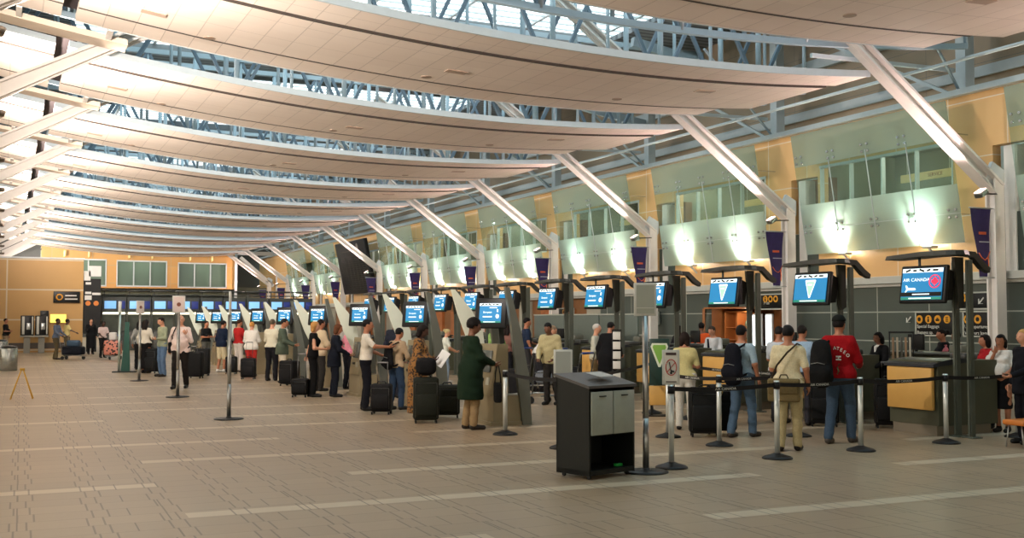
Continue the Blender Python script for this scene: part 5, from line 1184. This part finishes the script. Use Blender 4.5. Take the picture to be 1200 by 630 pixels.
person('agent in red vest and white blouse behind the right counter', at(1156, 14.0), 60, 1.46, 'tan', ('bob', (30, 22, 18)), ((214, 212, 206), 'long', .9), ((160, 30, 36), 'none', .92), (24, 26, 34), None, (20, 20, 20), 'type', 'type', 2, 0, (8, 0), 1.0, True, 1)
person('woman in white shawl and black skirt resting her hand on her face', G(1176, 506), 110, 1.47, 'tan', ('bob', (16, 13, 14)), ((218, 214, 206), 'short', 1.02), None, None, ((16, 16, 18), .42, .17), (18, 18, 18), 'face', 'type', 3, 0, (8, 0), 1.1, True, 2)
person('blond man in dark suit cut off by the right edge', G(1203, 520), 75, 1.56, 'light', ('short', (176, 140, 84)), None, ((18, 20, 26), 'long', .76), (18, 20, 26), None, (18, 18, 18), 'down', 'type', 0, 0, (4, 0), 1.05, False, 1)
# ---- what they carry
def bp(l, c, who, **k): backpack(l, who, c, **k)
bp('black backpack worn by the man in the light blue shirt', (16, 18, 26), 'man in light blue shirt and jeans wearing a black backpack', z=1.16, y=-.27, big=1.15)
bp('large black backpack slung on the man in the red jacket', (20, 21, 22), 'man in red lettered jacket, black cap and jeans', z=1.12, y=-.30, big=1.15, xo=-.15)
bp('small black backpack worn by the traveller in tan', (18, 18, 20), 'traveller in tan top and jeans carrying a black backpack, behind the patterned dress', z=1.14, y=-.25, big=.9)
r_, _, s_ = PPL['man in red lettered jacket, black cap and jeans']
# lettering and crest on the back of the red jacket
for k, ch in enumerate('ATEEO'):
    a = R_(28-14*k); text('lettering', ch, .065, LETTER, r_, (.0+.045*k, -.172, 1.315-.012*k*k*.5), (R_(90), R_(12*(k-.5)), 0), ext=.004)
MB().box((.05, -.168, 1.20), (.07, .012, .02)).box((.05, -.168, 1.16), (.07, .012, .02)).box((.05, -.168, 1.18), (.012, .012, .06)).build('crest', LETTER, r_)
MB().tube([(.06, -.168, 1.1), (.03, -.17, 1.05), (.05, -.17, 1.0), (.03, -.17, .96)], .01, 6).build('green_mark', plastic((110, 130, 90)), r_)
# brown shoulder bag
r_, _, s_ = PPL['man in cream shirt and khaki trousers with a brown shoulder bag']
b = thing('shoulder_bag', 'flat olive-brown shoulder bag hanging on the khaki man', 'bag', tuple(r_.location), r_.rotation_euler.z); b.scale = (s_,)*3
MB().rbox((-.02, -.235, .86), (.44, .10, .32), .03, 3).build('body', cloth((112, 98, 66)), b)
MB().rbox((-.02, -.295, .90), (.40, .02, .18), .008, 2).build('flap', cloth((100, 86, 56)), b)
MB().tube([(-.2, -.22, 1.0), (-.12, -.20, 1.2), (.02, -.17, 1.38), (.14, -.08, 1.50), (.17, .04, 1.47), (.08, .17, 1.3), (-.1, .2, 1.1), (-.24, .0, .98), (-.22, -.2, .97)], .014, 8).build('strap', cloth((60, 52, 40)), b)
MB().tube([(-.08, -.24, 1.02), (-.06, -.24, 1.07), (.02, -.24, 1.07), (.04, -.24, 1.02)], .01, 6).build('grip', cloth((60, 52, 40)), b)
# the tie
r_, _, s_ = PPL['agent in white shirt and dark tie behind the desk left of the backpack']
MB().prism([(-.02, 1.46), (.02, 1.46), (.035, 1.12), (0, 1.08), (-.035, 1.12)], .150, .165, 'y').build('tie', cloth((24, 26, 40)), r_).rotation_euler = (R_(-6), 0, 0)
# white sheet, dark handbag
w = 'woman in a brown and gold patterned long dress reading a white sheet'
q = hand_world(w, 1)*.5+hand_world(w, -1)*.5
s = tag(MB().rbox((0, 0, 0), (.22, .29, .006), .002).build('paper_sheet', paint((226, 226, 222))), 'large white sheet held by the woman in the patterned dress', 'paper'); s.location = q+Matrix.Rotation(PPL[w][0].rotation_euler.z, 3, 'Z') @ Vector((0, .07, .02)); s.rotation_euler = (R_(62), R_(20), R_(-70))
w = 'woman in a long dark green coat holding a black bag at the first kiosk'
handbag('black handbag hanging from the arm of the dark green coat', hand_world(w, 1)+Vector((0, 0, .02)), -112, .36, .12, .30, (18, 18, 18), .28)
s = tag(MB().rbox((0, 0, 0), (.09, .18, .012), .003).build('ticket_wallet', paint((206, 206, 200))), 'small white ticket in the hand of the woman in dark green', 'ticket'); s.location = hand_world(w, -1)+Vector((0, 0, .035)); s.rotation_euler = (R_(8), 0, R_(-112))
# luggage
suitcase('tall olive-grey suitcase with a bag on top, beside the patterned dress', G(499, 495), -18, .42, .28, .70, (30, 33, 26), .30)
suitcase('medium olive-grey suitcase right of the tall one', G(524, 489), -22, .44, .26, .52, (28, 31, 24), 0)
suitcase('black roller bag with raised handle beside the uniformed man', G(447, 485), -30, .38, .26, .50, (18, 18, 20), .42)
suitcase('small black roller bag held by the blonde woman', G(352, 465), -32, .36, .26, .36, (18, 18, 19), .58)
suitcase('black suitcase behind the grey-green blazer', G(339, 452), -60, .50, .30, .60, (18, 18, 20), 0)
suitcase('black suitcase with raised handle behind the white sweatshirt', G(291, 444), -25, .42, .26, .55, (18, 18, 20), .5)
suitcase('black suitcase at the feet of the navy jacket', G(271, 438), -25, .34, .26, .50, (20, 20, 22), 0)
suitcase('black suitcase trailing next to the walking man', G(229, 443), 150, .44, .28, .72, (16, 17, 18), .2)
suitcase('second black suitcase pushed against the one by the walking man', G(237, 440), 160, .44, .28, .78, (22, 23, 24), 0)
suitcase('dark rounded suitcase between the bearded man and the black skirt', G(178, 437), -40, .44, .30, .74, (22, 24, 26), .2)
suitcase('large black suitcase in the queue beside the pale yellow shirt', G(826, 511), -30, .46, .30, .66, (20, 22, 22), .0)
suitcase('black suitcase right behind the belt post, with yellow strap', G(846, 508), -40, .44, .28, .68, (18, 19, 21), .0)
suitcase('black suitcase standing in front of the red jacket', G(966, 499), -40, .46, .30, .66, (18, 19, 20), 0)
suitcase('black suitcase below the dark brochure rack', G(1042, 501), -40, .44, .30, .72, (18, 18, 19), .3)
t = tag(MB().tube([(math.cos(a)*.05, 0, .09*math.sin(a)) for a in [2*math.pi*k/16 for k in range(16)]], .012, 6, True).build('yellow_strap', plastic((190, 160, 70))), 'looped yellow strap hanging on the black suitcase in the queue', 'strap'); q = G(846, 508); t.location = (q.x-.17, q.y-.17, .66); t.rotation_euler = (0, 0, R_(-40))
b = tag(MB().rbox((0, 0, .15), (.34, .24, .28), .09, 3).build('holdall', cloth((22, 22, 24))), 'soft black bag resting on top of the tall olive suitcase', 'bag'); b.location = G(499, 495)+Vector((0, 0, .78)); b.rotation_euler = (0, 0, R_(-18))
# loaded trolleys on the landside
def trolley(lab, u, v, yaw, bags):
    p = G(u, v); c = cart(lab, p.x, p.y, yaw); c['group'] = 'loaded trolleys'
    for k, (l, dims, m, z) in enumerate(bags):
        o = tag(MB().rbox((0, 0, 0), dims, .07, 3).build('travel_bag', m), l, 'bag', 'bags on the landside trolleys'); o.location = (p.x, p.y, z+dims[2]/2); o.rotation_euler = (0, 0, R_(yaw+4*k))
trolley('luggage trolley pushed by the man in blue-grey', 86, 421, -112, [('wide dark bag lying on the pushed trolley', (.5, .85, .36), cloth((22, 26, 34)), .20), ('blue bag on top of the dark one on the trolley', (.4, .5, .26), cloth((70, 90, 110)), .56)])
trolley('luggage trolley carrying the patterned bag', 132, 421, 160, [('big bag with pink leaf pattern on the trolley', (.62, .62, .62), patt_mat(), .2), ('white bundle on top of the patterned bag', (.3, .3, .34), cloth((214, 214, 210)), .82)])
for k, (u, v, l) in enumerate(((640, 460, 'grey cloth bag heaped on a cart by the far desks'), (662, 473, 'dark bag in the fourth luggage cart'))):
    p = G(u, v); o = tag(MB().rbox((0, 0, .2), (.36, .5, .32), .12, 3).build('travel_bag', cloth([(110, 116, 122), (34, 34, 36)][k])), l, 'bag'); o.location = p+Vector((0, 0, .16)); o.rotation_euler = (0, 0, R_(60))

for (u, v, yw, l) in ((607, 467, 30, 'black suitcase standing beside the first far luggage cart'), (668, 464, -20, 'black suitcase among the carts behind the grey panel'), (688, 458, 10, 'dark suitcase below the partition panels by the carts')):
    suitcase(l, G(u, v), yw, .46, .3, .6, (20, 20, 22), 0)
r_, _, s_ = PPL['man with glasses in pinkish-beige shirt walking towards the camera']
b = thing('shoulder_bag', 'black shoulder bag with strap on the walking man', 'bag', tuple(r_.location), r_.rotation_euler.z); b.scale = (s_,)*3
MB().rbox((.25, -.12, .98), (.10, .30, .26), .03, 3).build('body', cloth((20, 20, 22)), b)
MB().tube([(.20, -.02, 1.1), (.17, .14, 1.25), (.12, .14, 1.38), (.10, .04, 1.47), (.12, -.08, 1.42), (.2, -.16, 1.2), (.23, -.18, 1.08)], .014, 8).build('strap', cloth((20, 20, 22)), b)
MB().tube([(-.035, .118, 1.66), (-.02, .125, 1.66), (.02, .125, 1.66), (.035, .118, 1.66)], .005, 6).build('glasses', plastic((20, 20, 20)), r_)
